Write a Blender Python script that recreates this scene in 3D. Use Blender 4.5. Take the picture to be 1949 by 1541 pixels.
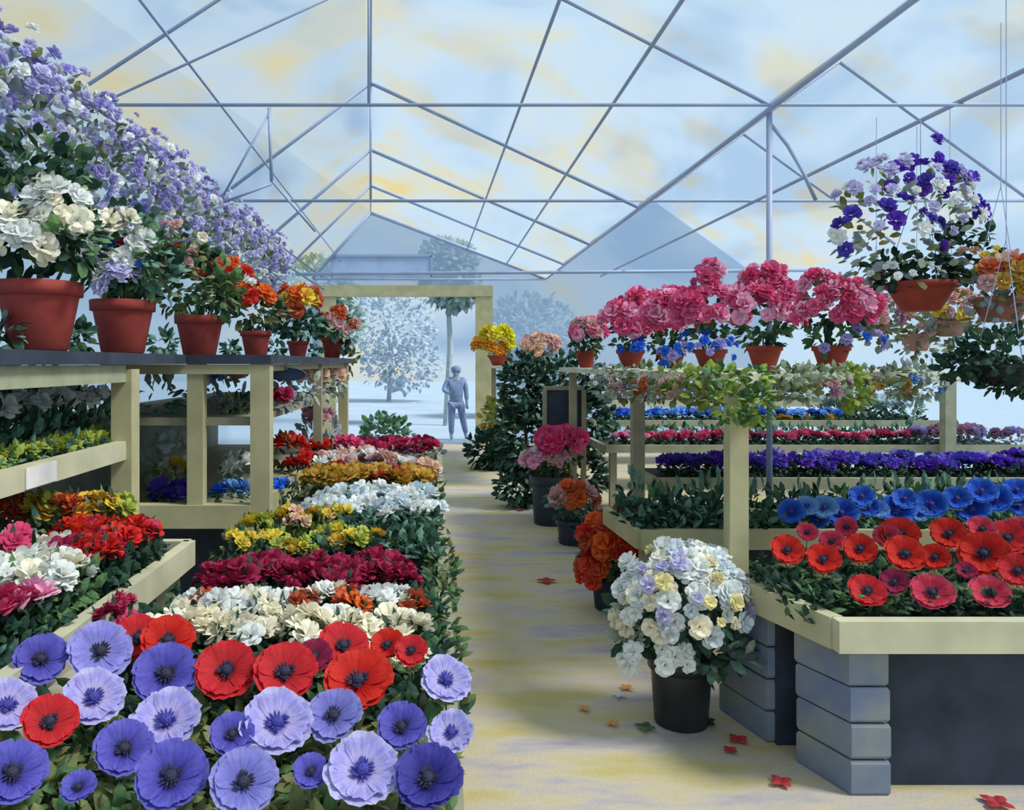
import bpy, math, random
from mathutils import Vector, Matrix, Euler
random.seed(7)
R = random.Random(11)
for o in list(bpy.data.objects): bpy.data.objects.remove(o)
C = bpy.context.scene.collection
PI = math.pi
# ------------------------------------------------------------------ camera, sky, sun, exposure
VX, VY, F, EYE = 830.0, 690.0, 1500.0, 1.65      # vanishing point (px), focal length (px), eye height (m)
cam = bpy.data.cameras.new('camera'); camo = bpy.data.objects.new('camera', cam); C.objects.link(camo)
camo.location = (0, 0, EYE); camo.rotation_euler = (PI/2, 0, 0)
cam.sensor_width = 36; cam.sensor_fit = 'HORIZONTAL'; cam.lens = 36*F/1949
cam.shift_x = (974.5-VX)/1949; cam.shift_y = -(770.5-VY)/1949; cam.clip_end = 200; cam.clip_start = 0.05
bpy.context.scene.camera = camo
vs = bpy.context.scene.view_settings
bpy.context.scene.display_settings.display_device = 'sRGB'
vs.view_transform = 'Standard'; vs.look = 'None'; vs.gamma = 1; vs.use_curve_mapping = False
vs.exposure = 0.0

def lin(h):
    h = h.lstrip('#'); out = []
    for i in (0, 2, 4):
        c = int(h[i:i+2], 16)/255
        out.append(c/12.92 if c <= .04045 else ((c+.055)/1.055)**2.4)
    return (*out, 1)

w = bpy.data.worlds.new('sky'); bpy.context.scene.world = w; w.use_nodes = True
nt = w.node_tree; N = nt.nodes; L = nt.links; N.clear()
out = N.new('ShaderNodeOutputWorld'); bg = N.new('ShaderNodeBackground'); tc = N.new('ShaderNodeTexCoord')
mp = N.new('ShaderNodeMapping'); mp.inputs['Scale'].default_value = (2.2, 1.0, 3.6)
n1 = N.new('ShaderNodeTexNoise'); n1.inputs['Scale'].default_value = 2.1; n1.inputs['Detail'].default_value = 3; n1.inputs['Roughness'].default_value = .55
n1.inputs['Distortion'].default_value = .6
cr = N.new('ShaderNodeValToRGB'); e = cr.color_ramp.elements
e[0].position = .36; e[0].color = lin('#9dbde0'); e[1].position = .47; e[1].color = lin('#c6def3')
for p, c in ((.55, '#d3e5f0'), (.64, '#e9e2bd'), (.74, '#e8d892')):
    q = e.new(p); q.color = lin(c)
L.new(tc.outputs['Generated'], mp.inputs[0]); L.new(mp.outputs[0], n1.inputs[0]); L.new(n1.outputs['Fac'], cr.inputs[0])
L.new(cr.outputs[0], bg.inputs[0]); bg.inputs[1].default_value = .92; L.new(bg.outputs[0], out.inputs[0])
sd = bpy.data.lights.new('sun', 'SUN'); sd.energy = 4.4; sd.angle = math.radians(14); sd.color = (1, .97, .9)
so = bpy.data.objects.new('sun', sd); C.objects.link(so); so.rotation_euler = (math.radians(12), math.radians(36), 0)
so.location = (3, 3, 9)

# ------------------------------------------------------------------ materials
MATS = {}
def mat(hexc, kind='plain', rough=.7, amp=.12, scale=8.0, second=None, trans=0.0, bump=0.0):
    key = (hexc, kind, rough, amp, scale, second, trans, bump)
    if key in MATS: return MATS[key]
    m = bpy.data.materials.new(kind); m.use_nodes = True; t = m.node_tree; n = t.nodes; l = t.links
    b = n['Principled BSDF']; b.inputs['Roughness'].default_value = rough
    base = lin(hexc)
    tc = n.new('ShaderNodeTexCoord'); nz = n.new('ShaderNodeTexNoise'); nz.inputs['Scale'].default_value = scale; nz.inputs['Detail'].default_value = 4
    l.new(tc.outputs['Object'], nz.inputs[0])
    ramp = n.new('ShaderNodeValToRGB'); e = ramp.color_ramp.elements
    e[0].position = .32; e[1].position = .68
    if second: e[0].color = base; e[1].color = lin(second)
    else:
        e[0].color = (*[c*(1-amp*1.6) for c in base[:3]], 1); e[1].color = (*[min(1, c*(1+amp)+amp*.03) for c in base[:3]], 1)
    l.new(nz.outputs['Fac'], ramp.inputs[0])
    col = ramp.outputs[0]
    if kind in ('petal', 'leaf'):
        oi = n.new('ShaderNodeObjectInfo'); hs = n.new('ShaderNodeHueSaturation'); mr = n.new('ShaderNodeMapRange')
        mr.inputs['To Min'].default_value = .86; mr.inputs['To Max'].default_value = 1.12
        l.new(oi.outputs['Random'], mr.inputs[0]); l.new(mr.outputs[0], hs.inputs['Value']); l.new(col, hs.inputs['Color']); col = hs.outputs[0]
    l.new(col, b.inputs['Base Color'])
    if bump:
        bp = n.new('ShaderNodeBump'); bp.inputs['Strength'].default_value = bump; bp.inputs['Distance'].default_value = .01
        l.new(nz.outputs['Fac'], bp.inputs['Height']); l.new(bp.outputs[0], b.inputs['Normal'])
    if trans:
        o = n['Material Output']; mx = n.new('ShaderNodeMixShader'); tr = n.new('ShaderNodeBsdfTranslucent')
        l.new(col, tr.inputs[0]); mx.inputs[0].default_value = trans
        l.new(b.outputs[0], mx.inputs[1]); l.new(tr.outputs[0], mx.inputs[2]); l.new(mx.outputs[0], o.inputs[0])
        b.inputs['Specular IOR Level'].default_value = .2
    MATS[key] = m; return m
def petal(c, c2=None): return mat(c, 'petal', .6, .16, 9, c2, .3)
def leaf(c, c2=None): return mat(c, 'leaf', .6, .3, 14, c2, .25)
def radial(name, stops, streak=.12):                 # petals coloured from the eye of the flower outwards
    key = ('rad', name)
    if key in MATS: return MATS[key]
    m = bpy.data.materials.new('petal_'+name); m.use_nodes = True; t = m.node_tree; n = t.nodes; l = t.links
    b = n['Principled BSDF']; b.inputs['Roughness'].default_value = .65; b.inputs['Specular IOR Level'].default_value = .2
    tc = n.new('ShaderNodeTexCoord'); sp = n.new('ShaderNodeVectorMath'); sp.operation = 'MULTIPLY'; sp.inputs[1].default_value = (1, 1, 0)
    ln = n.new('ShaderNodeVectorMath'); ln.operation = 'LENGTH'
    l.new(tc.outputs['Object'], sp.inputs[0]); l.new(sp.outputs[0], ln.inputs[0])
    nz = n.new('ShaderNodeTexNoise'); nz.inputs['Scale'].default_value = 5; nz.inputs['Detail'].default_value = 5; l.new(tc.outputs['Object'], nz.inputs[0])
    ad = n.new('ShaderNodeMath'); ad.operation = 'MULTIPLY_ADD'; ad.inputs[1].default_value = .5; ad.inputs[2].default_value = -.25
    l.new(nz.outputs['Fac'], ad.inputs[0]); sm = n.new('ShaderNodeMath'); sm.operation = 'ADD'
    l.new(ln.outputs['Value'], sm.inputs[0]); l.new(ad.outputs[0], sm.inputs[1])
    ramp = n.new('ShaderNodeValToRGB'); e = ramp.color_ramp.elements
    e[0].position = stops[0][0]; e[0].color = lin(stops[0][1]); e[1].position = stops[-1][0]; e[1].color = lin(stops[-1][1])
    for p, c in stops[1:-1]: q = e.new(p); q.color = lin(c)
    l.new(sm.outputs[0], ramp.inputs[0])
    sx = n.new('ShaderNodeSeparateXYZ'); l.new(tc.outputs['Object'], sx.inputs[0]); at_ = n.new('ShaderNodeMath'); at_.operation = 'ARCTAN2'
    l.new(sx.outputs[1], at_.inputs[0]); l.new(sx.outputs[0], at_.inputs[1]); cb = n.new('ShaderNodeCombineXYZ'); l.new(at_.outputs[0], cb.inputs[0]); l.new(ln.outputs['Value'], cb.inputs[1])
    m2 = n.new('ShaderNodeMapping'); m2.inputs['Scale'].default_value = (7, 1.6, 1); l.new(cb.outputs[0], m2.inputs[0])
    n2 = n.new('ShaderNodeTexNoise'); n2.inputs['Scale'].default_value = 1.4; n2.inputs['Detail'].default_value = 4; l.new(m2.outputs[0], n2.inputs[0])
    mr = n.new('ShaderNodeMapRange'); mr.inputs['From Min'].default_value = .3; mr.inputs['From Max'].default_value = .7; mr.inputs['To Min'].default_value = .72; mr.inputs['To Max'].default_value = 1.16; l.new(n2.outputs['Fac'], mr.inputs[0])
    hs = n.new('ShaderNodeHueSaturation'); l.new(mr.outputs[0], hs.inputs['Value']); l.new(ramp.outputs[0], hs.inputs['Color'])
    l.new(hs.outputs[0], b.inputs['Base Color'])
    o = n['Material Output']; mx = n.new('ShaderNodeMixShader'); tr = n.new('ShaderNodeBsdfTranslucent')
    l.new(hs.outputs[0], tr.inputs[0]); mx.inputs[0].default_value = .25
    l.new(b.outputs[0], mx.inputs[1]); l.new(tr.outputs[0], mx.inputs[2]); l.new(mx.outputs[0], o.inputs[0])
    MATS[key] = m; return m

def glazing(name, c, transp, c2=None):
    m = bpy.data.materials.new(name); m.use_nodes = True; t = m.node_tree; n = t.nodes; l = t.links
    n.remove(n['Principled BSDF']); o = n['Material Output']
    a = n.new('ShaderNodeBsdfTransparent'); b = n.new('ShaderNodeBsdfTranslucent'); d = n.new('ShaderNodeBsdfDiffuse')
    tc = n.new('ShaderNodeTexCoord'); nz = n.new('ShaderNodeTexNoise'); nz.inputs['Scale'].default_value = .95; nz.inputs['Detail'].default_value = 3
    l.new(tc.outputs['Object'], nz.inputs[0]); rp = n.new('ShaderNodeValToRGB'); e = rp.color_ramp.elements
    e[0].position = .5; e[1].position = .63; e[0].color = lin(c); e[1].color = lin(c2 or c); l.new(nz.outputs['Fac'], rp.inputs[0])
    l.new(rp.outputs[0], b.inputs[0]); l.new(rp.outputs[0], d.inputs[0])
    m1 = n.new('ShaderNodeMixShader'); m1.inputs[0].default_value = .3; l.new(b.outputs[0], m1.inputs[1]); l.new(d.outputs[0], m1.inputs[2])
    m2 = n.new('ShaderNodeMixShader'); m2.inputs[0].default_value = transp; l.new(m1.outputs[0], m2.inputs[1]); l.new(a.outputs[0], m2.inputs[2])
    a.inputs[0].default_value = (.97, .985, 1, 1); l.new(m2.outputs[0], o.inputs[0]); return m

WOOD = mat('#b3ae86', 'wood', .75, .1, 5, None, 0, .2)
WOOD2 = mat('#c6c3a4', 'pale_wood', .75, .1, 5, None, 0, .2)
WOODD = mat('#9c987f', 'grey_wood', .75, .1, 5)
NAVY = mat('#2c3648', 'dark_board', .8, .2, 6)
STEEL = mat('#9fb0cf', 'painted_steel', .5, .08, 3)
TERRA = mat('#8c2d28', 'terracotta', .8, .14, 9, '#a5433a')
TERRB = mat('#822c22', 'terracotta_dark', .8, .14, 9, '#9c3c2c')
BLACK = mat('#1c2429', 'black_plastic', .4, .2, 4)
SOIL = mat('#2d3b30', 'potting_soil', .95, .3, 20)
L_DARK = leaf('#25423a', '#3f5f46'); L_MID = leaf('#3f6446', '#6b8f58'); L_OLIVE = leaf('#5f6a3f', '#8b9160'); L_TEAL = leaf('#3d6b60', '#7fa78f')
L_LIME = leaf('#7c9a3f', '#a8b85a'); L_PALE = leaf('#8fa48f', '#b9c6b4'); L_GREY = leaf('#7c8a8a', '#a3acb6'); L_DEEP = leaf('#1b332c', '#2c4a3a')

# ------------------------------------------------------------------ mesh builder
class MB:
    def __init__(s): s.v = []; s.f = []; s.m = []
    def add(s, vs, fs, mi=0):
        k = len(s.v); s.v += [tuple(p) for p in vs]; s.f += [tuple(i+k for i in f) for f in fs]; s.m += [mi]*len(fs)
    def box(s, a, b, mi=0, bev=0):
        x0, y0, z0 = a; x1, y1, z1 = b
        s.add([(x0,y0,z0),(x1,y0,z0),(x1,y1,z0),(x0,y1,z0),(x0,y0,z1),(x1,y0,z1),(x1,y1,z1),(x0,y1,z1)],
              [(0,3,2,1),(4,5,6,7),(0,1,5,4),(1,2,6,5),(2,3,7,6),(3,0,4,7)], mi)
    def prism(s, poly, z0, z1, mi=0):
        n = len(poly)
        ar = sum(poly[i][0]*poly[(i+1)%n][1]-poly[(i+1)%n][0]*poly[i][1] for i in range(n))
        if ar < 0: poly = poly[::-1]
        s.add([(x, y, z0) for x, y in poly]+[(x, y, z1) for x, y in poly],
              [tuple(range(n-1, -1, -1)), tuple(range(n, 2*n))]+[(i, (i+1)%n, (i+1)%n+n, i+n) for i in range(n)], mi)
    def bar(s, p, q, w=.02, h=None, mi=0):
        p = Vector(p); q = Vector(q); h = h or w; d = (q-p).normalized()
        up = Vector((0,0,1)) if abs(d.z) < .95 else Vector((0,1,0))
        a = d.cross(up).normalized(); b = a.cross(d).normalized()
        vs = []
        for c in (p, q):
            for i, j in ((-1,-1),(1,-1),(1,1),(-1,1)): vs.append(c+a*i*w/2+b*j*h/2)
        s.add(vs, [(0,3,2,1),(4,5,6,7),(0,1,5,4),(1,2,6,5),(2,3,7,6),(3,0,4,7)], mi)
    def tube(s, pts, r, n=8, mi=0):
        pts = [Vector(p) for p in pts]; rings = []; k = len(s.v); vs = []
        for i, p in enumerate(pts):
            d = (pts[min(i+1, len(pts)-1)]-pts[max(i-1, 0)]).normalized()
            up = Vector((0,0,1)) if abs(d.z) < .9 else Vector((0,1,0))
            a = d.cross(up).normalized(); b = a.cross(d)
            rr = r[i] if isinstance(r, (list, tuple)) else r
            vs += [p+(a*math.cos(2*PI*j/n)+b*math.sin(2*PI*j/n))*rr for j in range(n)]
        fs = []
        for i in range(len(pts)-1):
            for j in range(n): fs.append((i*n+j, i*n+(j+1)%n, (i+1)*n+(j+1)%n, (i+1)*n+j))
        fs += [tuple(range(n-1, -1, -1)), tuple(range((len(pts)-1)*n, len(pts)*n))]
        s.add(vs, fs, mi)
    def lathe(s, prof, n=28, mi=0):
        vs = []; fs = []
        for r, z in prof: vs += [(r*math.cos(2*PI*j/n), r*math.sin(2*PI*j/n), z) for j in range(n)]
        for i in range(len(prof)-1):
            for j in range(n): fs.append((i*n+j, i*n+(j+1)%n, (i+1)*n+(j+1)%n, (i+1)*n+j))
        fs.append(tuple(range(n-1, -1, -1))); s.add(vs, fs, mi)
    def leaf(s, p, d, nrm, ln, wd, mi=0, curl=.15):
        p = Vector(p); d = Vector(d).normalized(); a = d.cross(Vector(nrm))
        if a.length < 1e-4: a = Vector((1, 0, 0))
        a.normalize(); u = a.cross(d).normalized()
        c = p+d*ln*.5+u*ln*curl; t = p+d*ln*1.0-u*ln*curl*.3
        l1 = p+d*ln*.35+a*wd*.5+u*ln*curl*.3; r1 = p+d*ln*.35-a*wd*.5+u*ln*curl*.3
        l2 = p+d*ln*.72+a*wd*.42; r2 = p+d*ln*.72-a*wd*.42
        s.add([p, l1, l2, t, r2, r1, c], [(0,6,1),(1,6,2),(2,6,3),(3,6,4),(4,6,5),(5,6,0)], mi)
    def petal(s, p, d, nrm, ln, wd, mi=0, curl=.15):
        p = Vector(p); d = Vector(d).normalized(); a = d.cross(Vector(nrm))
        if a.length < 1e-4: a = Vector((1, 0, 0))
        a.normalize(); u = a.cross(d).normalized()
        c = p+d*ln*.55-u*ln*curl; t = p+d*ln+u*ln*curl*.2
        l1 = p+d*ln*.4+a*wd*.42; r1 = p+d*ln*.4-a*wd*.42
        l2 = p+d*ln*.8+a*wd*.5; r2 = p+d*ln*.8-a*wd*.5; l3 = p+d*ln*.98+a*wd*.26; r3 = p+d*ln*.98-a*wd*.26
        s.add([p, l1, l2, l3, t, r3, r2, r1, c], [(0,8,1),(1,8,2),(2,8,3),(3,8,4),(4,8,5),(5,8,6),(6,8,7),(7,8,0)], mi)
    def mesh(s, name, mats, smooth=False):
        me = bpy.data.meshes.new(name); me.from_pydata(s.v, [], s.f)
        for m in (mats if isinstance(mats, (list, tuple)) else [mats]): me.materials.append(m)
        me.polygons.foreach_set('material_index', s.m)
        if smooth: me.polygons.foreach_set('use_smooth', [True]*len(s.f))
        me.update(); return me
def rv(r=R):
    while True:
        v = Vector((r.uniform(-1,1), r.uniform(-1,1), r.uniform(-1,1)))
        if .05 < v.length < 1: return v.normalized()

def ob(name, me, parent=None, loc=(0,0,0), rot=(0,0,0), sc=(1,1,1), **tags):
    o = bpy.data.objects.new(name, me); C.objects.link(o)
    if parent: o.parent = parent
    o.location = loc; o.rotation_euler = rot; o.scale = sc if not isinstance(sc, (int, float)) else (sc,)*3
    for k, v in tags.items():
        if v: o[k] = v
    return o
def thing(name, label, cat, loc=(0,0,0), rotz=0, group=None, me=None, **kw):
    o = ob(name, me, None, loc, (0,0,rotz)); o['label'] = label; o['category'] = cat
    if group: o['group'] = group
    if me is None: o.empty_display_size = .05
    for k, v in kw.items(): o[k] = v
    return o
def struct(name, me, parent=None, loc=(0,0,0)):
    o = ob(name, me, parent, loc)
    if not parent: o['kind'] = 'structure'
    return o
def A(px, py, d): return Vector(((px-VX)/F*d, d, EYE-(py-VY)/F*d))     # a spot at depth d
def X(px, d): return (px-VX)/F*d
def Z(py, d): return EYE-(py-VY)/F*d

# ------------------------------------------------------------------ the greenhouse shell
def floor_mat():
    m = bpy.data.materials.new('trodden_floor'); m.use_nodes = True; t = m.node_tree; n = t.nodes; l = t.links
    b = n['Principled BSDF']; b.inputs['Roughness'].default_value = .75
    tc = n.new('ShaderNodeTexCoord'); mp = n.new('ShaderNodeMapping'); mp.inputs['Scale'].default_value = (.8, 2.4, 1)
    nz = n.new('ShaderNodeTexNoise'); nz.inputs['Scale'].default_value = 1.5; nz.inputs['Detail'].default_value = 5; nz.inputs['Roughness'].default_value = .6
    l.new(tc.outputs['Object'], mp.inputs[0]); l.new(mp.outputs[0], nz.inputs[0])
    r = n.new('ShaderNodeValToRGB'); e = r.color_ramp.elements; e[0].position = .3; e[0].color = lin('#948ea0'); e[1].position = .72; e[1].color = lin('#b3a552')
    for p, c in ((.42, '#b5ada8'), (.5, '#c2b69c'), (.6, '#bcb07a')): q = e.new(p); q.color = lin(c)
    l.new(nz.outputs['Fac'], r.inputs[0]); l.new(r.outputs[0], b.inputs['Base Color'])
    n2 = n.new('ShaderNodeTexNoise'); n2.inputs['Scale'].default_value = 60; bp = n.new('ShaderNodeBump'); bp.inputs['Strength'].default_value = .25; bp.inputs['Distance'].default_value = .01
    l.new(tc.outputs['Object'], n2.inputs[0]); l.new(n2.outputs['Fac'], bp.inputs['Height']); l.new(bp.outputs[0], b.inputs['Normal'])
    return m
XL, XV, XR, DB, DF = -2.5, 2.2, 6.6, 16.0, -1.0          # left wall, valley gutter, right wall, back gable, front end
ZE = 3.35; ZR = 4.72; ZR2 = 4.95; XR2 = 4.4
def ridge(y): return -.083*max(y, 0)
b = MB(); b.box((XL-.1, DF, -.1), (XR+.1, DB+.1, 0)); struct('floor', b.mesh('floor', floor_mat()))
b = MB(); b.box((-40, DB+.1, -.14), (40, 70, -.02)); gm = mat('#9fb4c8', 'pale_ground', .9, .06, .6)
g = struct('ground', b.mesh('ground', gm))
GL = glazing('roof_sheeting', '#bcd2e6', .70, '#dcc26a'); GW = glazing('wall_sheeting', '#d0e2f0', .62); GB = glazing('gable_sheeting', '#b4c9e0', .32)
b = MB(); y0, y1 = DF, DB
b.add([(XL,y0,ZE),(XL,y1,ZE),(ridge(y1),y1,ZR),(ridge(y0),y0,ZR),(XV,y0,ZE),(XV,y1,ZE),(XR2,y1,ZR2),(XR2,y0,ZR2),(XR,y0,ZE),(XR,y1,ZE)],
      [(0,1,2,3),(3,2,5,4),(4,5,6,7),(7,6,9,8)])
struct('ceiling', b.mesh('ceiling', GL))
b = MB(); b.box((XL-.02, DF, 0), (XL, DB, ZE)); struct('wall_left', b.mesh('wall', GW))
b = MB(); b.box((XR, DF, 0), (XR+.02, DB, ZE)); struct('wall_right', b.mesh('wall', GW))
# back gable with its door opening
dx0, dx1, dz = X(640, DB), X(905, DB), Z(565, DB)
b = MB(); rb = ridge(DB)
pl = [(XL,0),(dx0,0),(dx0,dz),(dx1,dz),(dx1,0),(XR,0),(XR,ZE),(XR2,ZR2),(XV,ZE),(rb,ZR),(XL,ZE)]
q = [[(XL,0),(dx0,0),(dx0,ZE),(XL,ZE)],[(dx0,dz),(dx1,dz),(dx1,ZE),(dx0,ZE)],[(dx1,0),(XR,0),(XR,ZE),(dx1,ZE)],[(XL,ZE),(XV,ZE),(rb,ZR)],[(XV,ZE),(XR,ZE),(XR2,ZR2)]]
for poly in q: b.add([(x, DB, z) for x, z in poly], [tuple(range(len(poly)))])
wb = struct('wall_back', b.mesh('wall', GB))
dr = bpy.data.objects.new('door_1', None); C.objects.link(dr); dr.location = (0, DB, 0); dr['kind'] = 'structure'
for nm, a, c in (('frame_post', (dx0-.3, -.14, 0), (dx0, .02, dz)), ('frame_post', (dx1, -.14, 0), (dx1+.34, .02, dz)), ('lintel', (dx0-.3, -.16, dz), (dx1+.34, .02, dz+.22))):
    b = MB(); b.box(a, c); ob(nm, b.mesh(nm, WOOD), dr)
# gable trim: vent panel over the door and rafters of the end wall
wn = bpy.data.objects.new('window_1', None); C.objects.link(wn); wn['kind'] = 'structure'; wn.location = (0, DB, 0)
b = MB(); x0, x1, z0, z1 = X(632, DB), X(822, DB), Z(527, DB), Z(487, DB)
for p, q_ in (((x0,-.05,z0),(x1,-.05,z0)),((x1,-.05,z0),(x1,-.05,z1)),((x1,-.05,z1),(x0,-.05,z1)),((x0,-.05,z1),(x0,-.05,z0))): b.bar(p, q_, .05)
ob('window_frame', b.mesh('frame', STEEL), wn)
b = MB(); b.box((x0,-.045,z0),(x1,-.035,z1)); ob('pane', b.mesh('pane', mat('#a9c0e2', 'vent_panel', .4, .08, 3)), wn)

# ------------------------------------------------------------------ roof trusses, purlins, gutters
def truss(d, label, parts):
    t = thing('roof_truss', label, 'roof truss', (0, d, 0))
    for nm, p, q_, wd in parts:
        b = MB(); b.tube([(p[0], 0, p[1]), (q_[0], 0, q_[1])], wd, 8); ob(nm, b.mesh(nm, STEEL, True), t)
def T(px, py, d): v = A(px, py, d); return (v.x, v.z)
d = 5.2
truss(d, 'nearest pale blue roof truss, highest tie bar, forked struts hanging at left', [
    ('tie_bar', (XL+.02, ZE), (XR-.02, ZE), .012), ('rafter', (XL, ZE), (ridge(d), ZR-.02), .013), ('rafter', (ridge(d), ZR-.02), (XV, ZE), .014),
    ('rafter', (XV, ZE), (XR2, ZR2-.02), .018), ('rafter', (XR2, ZR2-.02), (XR-.02, ZE), .016),
    ('king_post', (X(702, d), ZR-.02), (X(702, d), ZE), .010), ('strut', T(185, 200, d), T(702, -38, d), .009),
    ('drop_strut', T(512, 205, d), T(517, 345, d), .011), ('drop_strut', T(512, 215, d), T(425, 372, d), .008), ('drop_strut', T(516, 343, d), T(600, 440, d), .008), ('drop_strut', T(516, 350, d), T(425, 385, d), .009)])
d = 8.6
truss(d, 'middle roof truss holding the second tie bar from the top', [
    ('tie_bar', (XL+.02, Z(382, d)), (XR-.02, Z(382, d)), .017), ('rafter', (XL, ZE), (ridge(d), ZR-.02), .02), ('rafter', (ridge(d), ZR-.02), (XV, ZE), .022),
    ('rafter', (XV, ZE), (XR2, ZR2-.02), .02), ('rafter', (XR2, ZR2-.02), (XR-.02, ZE), .018),
    ('king_post', (ridge(d), ZR), (ridge(d), Z(382, d)), .013)])
d = 11.3
truss(d, 'third roof truss, rafters crossing behind the middle one', [
    ('rafter', (XL, ZE), (ridge(d), ZR-.02), .024), ('rafter', (ridge(d), ZR-.02), (XV, ZE), .026), ('rafter', (XV, ZE), (XR2, ZR2-.02), .022), ('rafter', (XR2, ZR2-.02), (XR-.02, ZE), .02),
    ('king_post', (ridge(d), ZR), (ridge(d), Z(385, d)), .014)])
d = 13.6
truss(d, 'roof truss just short of the end gable, lowest tie bar above the pink geraniums', [
    ('tie_bar', (XL+.02, Z(522, d)), (XR-.02, Z(514, d)), .03), ('rafter', (XL, ZE), (ridge(d), ZR-.02), .022), ('rafter', (ridge(d), ZR-.02), (XV, ZE), .024),
    ('rafter', (XV, ZE), (XR2, ZR2-.02), .024)])
d = 15.9
truss(d, 'end gable truss over the doorway', [('rafter', (XL, ZE), (ridge(d), ZR-.05), .035), ('rafter', (ridge(d), ZR-.05), (XV, ZE), .035), ('tie_bar', (XL+.02, ZE-.02), (XV, ZE-.02), .02)])
def rail(name, label, cat, p, q_, r, m=STEEL):
    b = MB(); b.tube([Vector(p), Vector(q_)], r, 8); return thing(name, label, cat, me=b.mesh(name, m, True))
def roofz(x, y):
    rx = ridge(y)
    return ZR-(ZR-ZE)*(x-rx)/(XV-rx)
rail('roof_purlin', 'steep straight purlin on the right roof slope nearest the ridge', 'purlin', (.9, .5, roofz(.9, .5)-.05), (.62, 15.8, roofz(.62, 15.8)-.05), .014)
rail('roof_purlin', 'purlin halfway down the right roof slope', 'purlin', (1.42, .5, roofz(1.42, .5)-.05), (1.4, 15.8, roofz(1.4, 15.8)-.05), .014)
rail('valley_gutter', 'long gutter pipe where the two roofs meet', 'gutter', (XV, .5, ZE-.03), (XV, 15.8, ZE-.03), .017)
rail('roof_purlin', 'long pipe right of the valley gutter running towards the far wall', 'purlin', (3.55, .5, ZE+.03), (3.3, 15.8, ZE+.03), .017)
rail('roof_purlin', 'ridge pipe running along the top of the main roof', 'purlin', (ridge(.5), .5, ZR-.04), (ridge(15.8), 15.8, ZR-.04), .012)
rail('roof_purlin', 'thin purlin on the left roof slope', 'purlin', (-1.6, .5, 3.72), (-1.9, 15.8, 3.66), .01)
rail('eave_pipe', 'upper dark pipe above the lavender petunias on the left eave', 'pipe', (-2.28, 1, 3.36), (-2.28, 15.8, 3.36), .014, mat('#6f7698', 'dark_pipe', .5))
rail('eave_pipe', 'lower dark pipe running through the lavender petunias', 'pipe', (-2.26, 1, 3.12), (-2.26, 15.8, 3.12), .016, mat('#6f7698', 'dark_pipe', .5))
b = MB(); b.tube([(0,0,0),(0,0,ZE-.02)], .02, 10)
t = thing('gutter_column', 'upright pale blue column under the valley gutter behind the geraniums', 'column', (XV+.02, 5.25, 0)); ob('shaft', b.mesh('shaft', STEEL, True), t)
b = MB(); b.tube([(0,0,ZE-.1),(.12,0,ZE-.25),(.22,0,ZE-.42),(.31,0,ZE-.62)], .013, 8); ob('knee_brace', b.mesh('knee', STEEL, True), t)

# ------------------------------------------------------------------ flower and plant meshes
def anemone_mesh(seed, fringed=False):
    r = random.Random(seed); b = MB()
    for layer, n in ((0, 7), (1, 6)):
        for k in range(n):
            a = 2*PI*(k+.5*layer)/n+r.uniform(-.12, .12); ln = (1.0 if layer == 0 else .86)*r.uniform(.93, 1.05); wd = r.uniform(.40, .5)
            NU, NV = 6, 6; vs = []
            for i in range(NU+1):
                t = i/NU; rad = .05+t*ln
                wv = wd*(.22+.83*min(1, t/.75)**.8)*(1 if t < .95 else .93)
                for j in range(NV+1):
                    s = j/NV*2-1
                    rr = rad*(1-.09*s*s-.03*s**4)+(.022*math.sin(8*s+k+seed) if t > .8 else 0)
                    z = .06*layer+.30*t**1.6-.06*t**4+.10*s*s*t+.035*math.sin(7*s+3*t+k*1.7)*t
                    if fringed and t > .8: rr += r.uniform(-.07, .07)
                    x, y = rr, s*wv
                    vs.append((x*math.cos(a)-y*math.sin(a), x*math.sin(a)+y*math.cos(a), z))
            fs = [(i*(NV+1)+j, (i+1)*(NV+1)+j, (i+1)*(NV+1)+j+1, i*(NV+1)+j+1) for i in range(NU) for j in range(NV)]
            b.add(vs, fs)
    return b
def eye_mesh(seed):
    r = random.Random(seed); b = MB()
    b.lathe([(.16,.05),(.17,.12),(.14,.2),(.08,.25),(.01,.26)], 12)
    for k in range(30):
        a = r.uniform(0, 2*PI); q0 = r.uniform(.15, .28); b.leaf((q0*.6*math.cos(a), q0*.6*math.sin(a), .08), (math.cos(a), math.sin(a), .9), (0, 0, 1), .2, .06)
    return b
AN = [anemone_mesh(s) for s in (1, 2, 3)]+[anemone_mesh(9, True)]
EY = eye_mesh(5)
COL = {
 'violet': [(.05,'#2b2a55'),(.25,'#3a3886'),(.5,'#5450b4'),(1,'#6f6bcb')],
 'indigo': [(.05,'#15153c'),(.3,'#2b2b74'),(.6,'#3f3b96'),(1,'#5450ab')],
 'lavender': [(.05,'#4a4f86'),(.2,'#8f95cf'),(.55,'#8a88de'),(1,'#a9a6ea')],
 'lilac': [(.05,'#3a3787'),(.22,'#7a6fc6'),(.42,'#c3b9ea'),(.72,'#a9a2e6'),(1,'#cac6f2')],
 'paleviolet': [(.05,'#303063'),(.25,'#6f6fbc'),(.6,'#8180d0'),(1,'#9a9adb')],
 'red': [(.05,'#4c1420'),(.22,'#7d1a28'),(.42,'#c2282e'),(1,'#d8313a')],
 'scarlet': [(.05,'#4a1010'),(.25,'#a5181c'),(.5,'#cf2018'),(1,'#dc3a2c')],
 'pinkred': [(.05,'#8c2a3c'),(.3,'#c43a55'),(.6,'#d2304c'),(1,'#e05672')],
 'blue': [(.05,'#0d1f80'),(.3,'#1d49c8'),(.7,'#2b66dd'),(1,'#5a93ec')],
 'paleblue': [(.05,'#3a74d0'),(.5,'#62a0e6'),(1,'#8bbdf0')],
 'crimson': [(.05,'#4a1030'),(.5,'#8c1f45'),(1,'#a02c55')]}
ANM = {}
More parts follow.
